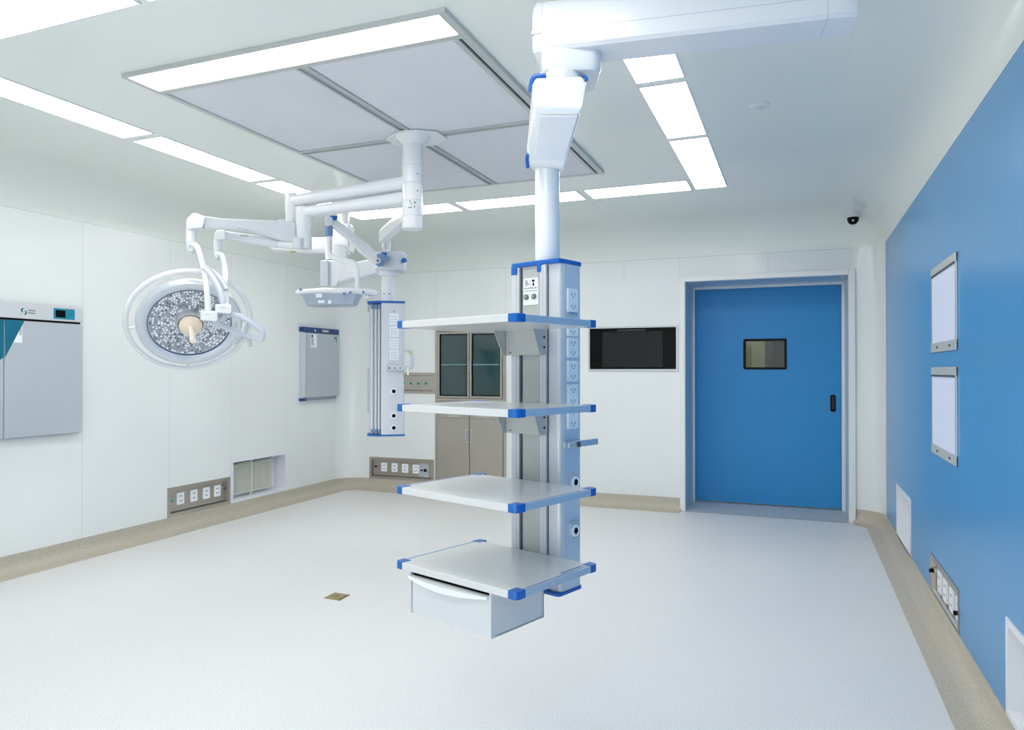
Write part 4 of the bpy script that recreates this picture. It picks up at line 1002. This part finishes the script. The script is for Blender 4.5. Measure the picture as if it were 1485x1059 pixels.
# warming / incubator cabinet
y0, y1, z0, z1 = 2.60, 3.726, .902, 1.798
t = thing('incubator_cabinet', 'grey wall cabinet with a teal corner and small control screen, cut by the picture edge', 'cabinet', (XL, (y0 + y1) / 2, z0))
X_ = lambda d: XL + d
obj('cabinet_body', boxm(X_(0), X_(.03), y0, y1, z0, z1), 'cabg', t, bevel=.004)
hd = obj('header', boxm(X_(.0), X_(.045), y0, y1, 1.697, z1), 'cabh', t, bevel=.004)
obj('door_gap', boxm(X_(.0), X_(.036), y0 + .01, y1 - .012, 1.683, 1.698), 'black', t)
dr = obj('door', boxm(X_(.0), X_(.043), 3.175, y1, z0, 1.683), 'cabg', t, bevel=.004)
obj('door', boxm(X_(.0), X_(.043), y0, 3.170, z0, 1.683), 'cabg', t, bevel=.004)
mb = MB(); mb.loft([[(X_(d), y, z) for y, z in ((3.176, 1.682), (3.304, 1.682), (3.178, 1.436))] for d in (.042, .0455)]); obj('teal_corner', mb, 'teal', dr)
mb = MB(); mb.loft([[(X_(d), y, z) for y, z in ((y0, 1.682), (3.168, 1.682), (3.168, 1.436), (y0, .95))] for d in (.042, .0455)]); obj('teal_corner', mb, 'teal', t)
sk = obj('sticker', boxm(X_(.042), X_(.0445), 3.235, 3.29, 1.535, 1.645), 'sock', dr)
obj('sticker_print', boxm(X_(.044), X_(.0452), 3.27, 3.286, 1.585, 1.64), 'colg', sk)
mb = MB(); mb.loft([[(X_(d), y, z) for y, z in rrect(3.508, 3.665, 1.712, 1.786, .012, which=(1, 0, 0, 0))] for d in (.044, .048)]); cp = obj('control_panel', mb, 'teal2', hd)
obj('display', boxm(X_(.047), X_(.0495), 3.521, 3.593, 1.723, 1.773), 'screen', cp)
mb = MB()
for yy, zz in ((3.615, 1.748), (3.628, 1.755), (3.628, 1.741), (3.641, 1.748)): mb.cyl((X_(.047), yy, zz), (X_(.049), yy, zz), .0045, n=10)
obj('button', mb, 'teal', cp)
# swirl logo: two interlocking crescents and a dot, then two lines of small type
def crescent(cy, cz, r, a0, a1, w, m):
    mb = MB(); n = 14; out = []; inn = []
    for k in range(n + 1):
        a = math.radians(a0 + (a1 - a0) * k / n); ww = w * math.sin(math.pi * k / n) + .0008
        out.append((cy + (r + ww / 2) * math.cos(a), cz + (r + ww / 2) * math.sin(a))); inn.append((cy + (r - ww / 2) * math.cos(a), cz + (r - ww / 2) * math.sin(a)))
    mb.loft([[(X_(d), y, z) for y, z in out + inn[::-1]] for d in (.0452, .0465)]); return obj('logo_mark', mb, m, hd)
crescent(3.296, 1.752, .012, 60, 270, .010, 'teal'); crescent(3.303, 1.738, .012, -120, 100, .010, 'green')
mb = MB(); mb.cyl((X_(.045), 3.277, 1.727), (X_(.0465), 3.277, 1.727), .0035, n=10); obj('logo_mark', mb, 'navy', hd)
mb = MB()
for row, z in ((0, 1.752), (1, 1.734)):
    for k in range(8):
        y = 3.330 + k * .0063; hh = .008 if k in (0, 4) else .006
        mb.box2(X_(.045), X_(.0462), y, y + .0042, z, z + hh)
obj('logo_lettering', mb, 'ink', hd)
mb = MB(); mb.box2(X_(.03), X_(.05), 3.70, 3.722, z0 - .008, z0 + .004); obj('hinge', mb, 'greyp', t)
# blanket warmer
y0, y1, z0, z1 = 6.232, 6.858, 1.035, 1.808
t = thing('warming_cabinet', 'grey wall cabinet door with a navy top strip, between the surgical lamp and the corner', 'cabinet', (XL, (y0 + y1) / 2, z0))
obj('cabinet_body', boxm(X_(0), X_(.05), y0, y1, z0 + .02, z1 - .05), 'greyp', t, bevel=.003)
hd = obj('header', boxm(X_(0), X_(.062), y0, y1, z1 - .056, z1), 'navy', t, bevel=.003)
obj('display', boxm(X_(.061), X_(.064), 6.55, 6.66, z1 - .042, z1 - .016), 'colg', hd)
obj('emblem', boxm(X_(.061), X_(.064), 6.415, 6.435, z1 - .040, z1 - .022), 'sock', hd)
dr = obj('door', boxm(X_(.03), X_(.072), y0 + .045, y1 - .004, z0 + .032, z1 - .060), 'cabg', t, bevel=.005)
obj('door_edge', boxm(X_(.03), X_(.064), y0 + .002, y0 + .04, z0 + .032, z1 - .062), 'cabh', t, bevel=.004)
sk = obj('sticker', boxm(X_(.071), X_(.074), 6.335, 6.435, 1.595, 1.735), 'sock', dr)
mb = MB(); mb.box2(X_(.073), X_(.075), 6.342, 6.372, 1.70, 1.728); mb.box2(X_(.073), X_(.075), 6.35, 6.36, 1.62, 1.695)
for k in range(5): mb.box2(X_(.073), X_(.0746), 6.368, 6.385, 1.61 + k * .017, 1.618 + k * .017)
obj('sticker_print', mb, 'navy', sk)
mb = MB(); mb.box2(X_(.071), X_(.0735), 6.752, 6.80, 1.700, 1.722); mb.box2(X_(.071), X_(.0735), 6.782, 6.796, 1.665, 1.70); obj('door_mark', mb, 'green', dr)
mb = MB(); mb.lathe((X_(.07), 6.315, 1.178), (1, 0, 0), [(.02, 0), (.02, .01), (.012, .016)], 18); obj('lock', mb, 'steel2', dr)
obj('bottom_rail', boxm(X_(0), X_(.045), y0 + .04, y1 - .02, z0 - .004, z0 + .024), 'ink2', t)
mb = MB(); mb.box2(X_(0), X_(.062), y0, y0 + .045, z0 - .008, z0 + .022); obj('foot_block', mb, 'navy', t)
mb = MB(); mb.cyl((X_(.03), y1 - .04, z0 + .008), (X_(.065), y1 - .04, z0 + .008), .018, n=16); obj('hinge', mb, 'steel2', t)

# ================================================================ FLOOR BOX
a = onZ(469.5, 868, 0); b = onZ(485.5, 860, 0); c = onZ(508, 863.5, 0); 
cx_, cy_ = (a.x + c.x) / 2, (a.y + c.y) / 2
t = thing('floor_socket', 'brass square floor socket cover in the pale vinyl floor', 'floor socket', (cx_, cy_, 0), 0)
e1 = (b - a); e2 = (c - b); ce = a + (c - a) / 2
sq = [a, b, c, a + (c - b)]
mb = MB(); mb.loft([[p + V((0, 0, 0)) for p in sq], [ce + (p - ce) * .96 + V((0, 0, .004)) for p in sq]]); obj('cover', mb, 'gold', t)
mb = MB(); p_ = ce - e1 * .05; mb.hull([ce + e1 * f + e2 * g + V((0, 0, h)) for f in (-.2, .2) for g in (-.02, .02) for h in (.004, .0052)]); mb2 = MB()
obj('lid_slot', mb, 'golddark', t)
mb = MB(); mb.hull([ce + e1 * f + e2 * g + V((0, 0, h)) for f in (-.46, .46) for g in (.38, .42) for h in (.004, .005)]); obj('lid_edge', mb, 'golddark', t)

# ================================================================ LIGHT, CAMERA
FILL, UPL = 6, 21
w = bpy.data.worlds.new('world'); bpy.context.scene.world = w; w.use_nodes = True
w.node_tree.nodes['Background'].inputs[0].default_value = (.8, .86, .9, 1); w.node_tree.nodes['Background'].inputs[1].default_value = 0.2
def area(name, loc, sx, sy, e, rot=(0, 0, 0), col=(1, 1, 1)):
    l = bpy.data.lights.new(name, 'AREA'); l.shape = 'RECTANGLE'; l.size = sx; l.size_y = sy; l.energy = e; l.color = col
    o = bpy.data.objects.new(name, l); C.objects.link(o); o.location = loc; o.rotation_euler = rot; return o
area('corridor_light', (-.5, YD + 1.3, 2.8), 1.2, 1.2, 14, col=(1, .97, .85))
area('front_fill', (-2.2, YF + .15, 1.25), 4.6, 2.2, FILL, (math.radians(90), 0, math.radians(0)), (1, .99, .98))  # unseen soft fill added behind the camera
area('ceiling_fill', (-1.3, -.3, .5), 3.0, 1.2, UPL, (math.radians(180 - 25), 0, 0), (1, 1, 1))  # unseen uplight added to brighten the ceiling
cam = bpy.data.cameras.new('camera'); co = bpy.data.objects.new('camera', cam); C.objects.link(co)
cam.sensor_fit = 'HORIZONTAL'; cam.sensor_width = 36; cam.lens = 36 * FOC / 1485; cam.shift_y = 2.215 / 1485
cam.clip_start = .05
m = Matrix.Identity(4)
for i in range(3): m[i][0] = RT[i]; m[i][1] = UP[i]; m[i][2] = -FW[i]; m[i][3] = (0, 0, EYE)[i]
co.matrix_world = m
S = bpy.context.scene; S.camera = co
S.view_settings.view_transform = 'Standard'; S.view_settings.look = 'None'; S.view_settings.exposure = 0.58; S.view_settings.gamma = 1.0
S.cycles.max_bounces = 14; S.cycles.diffuse_bounces = 8
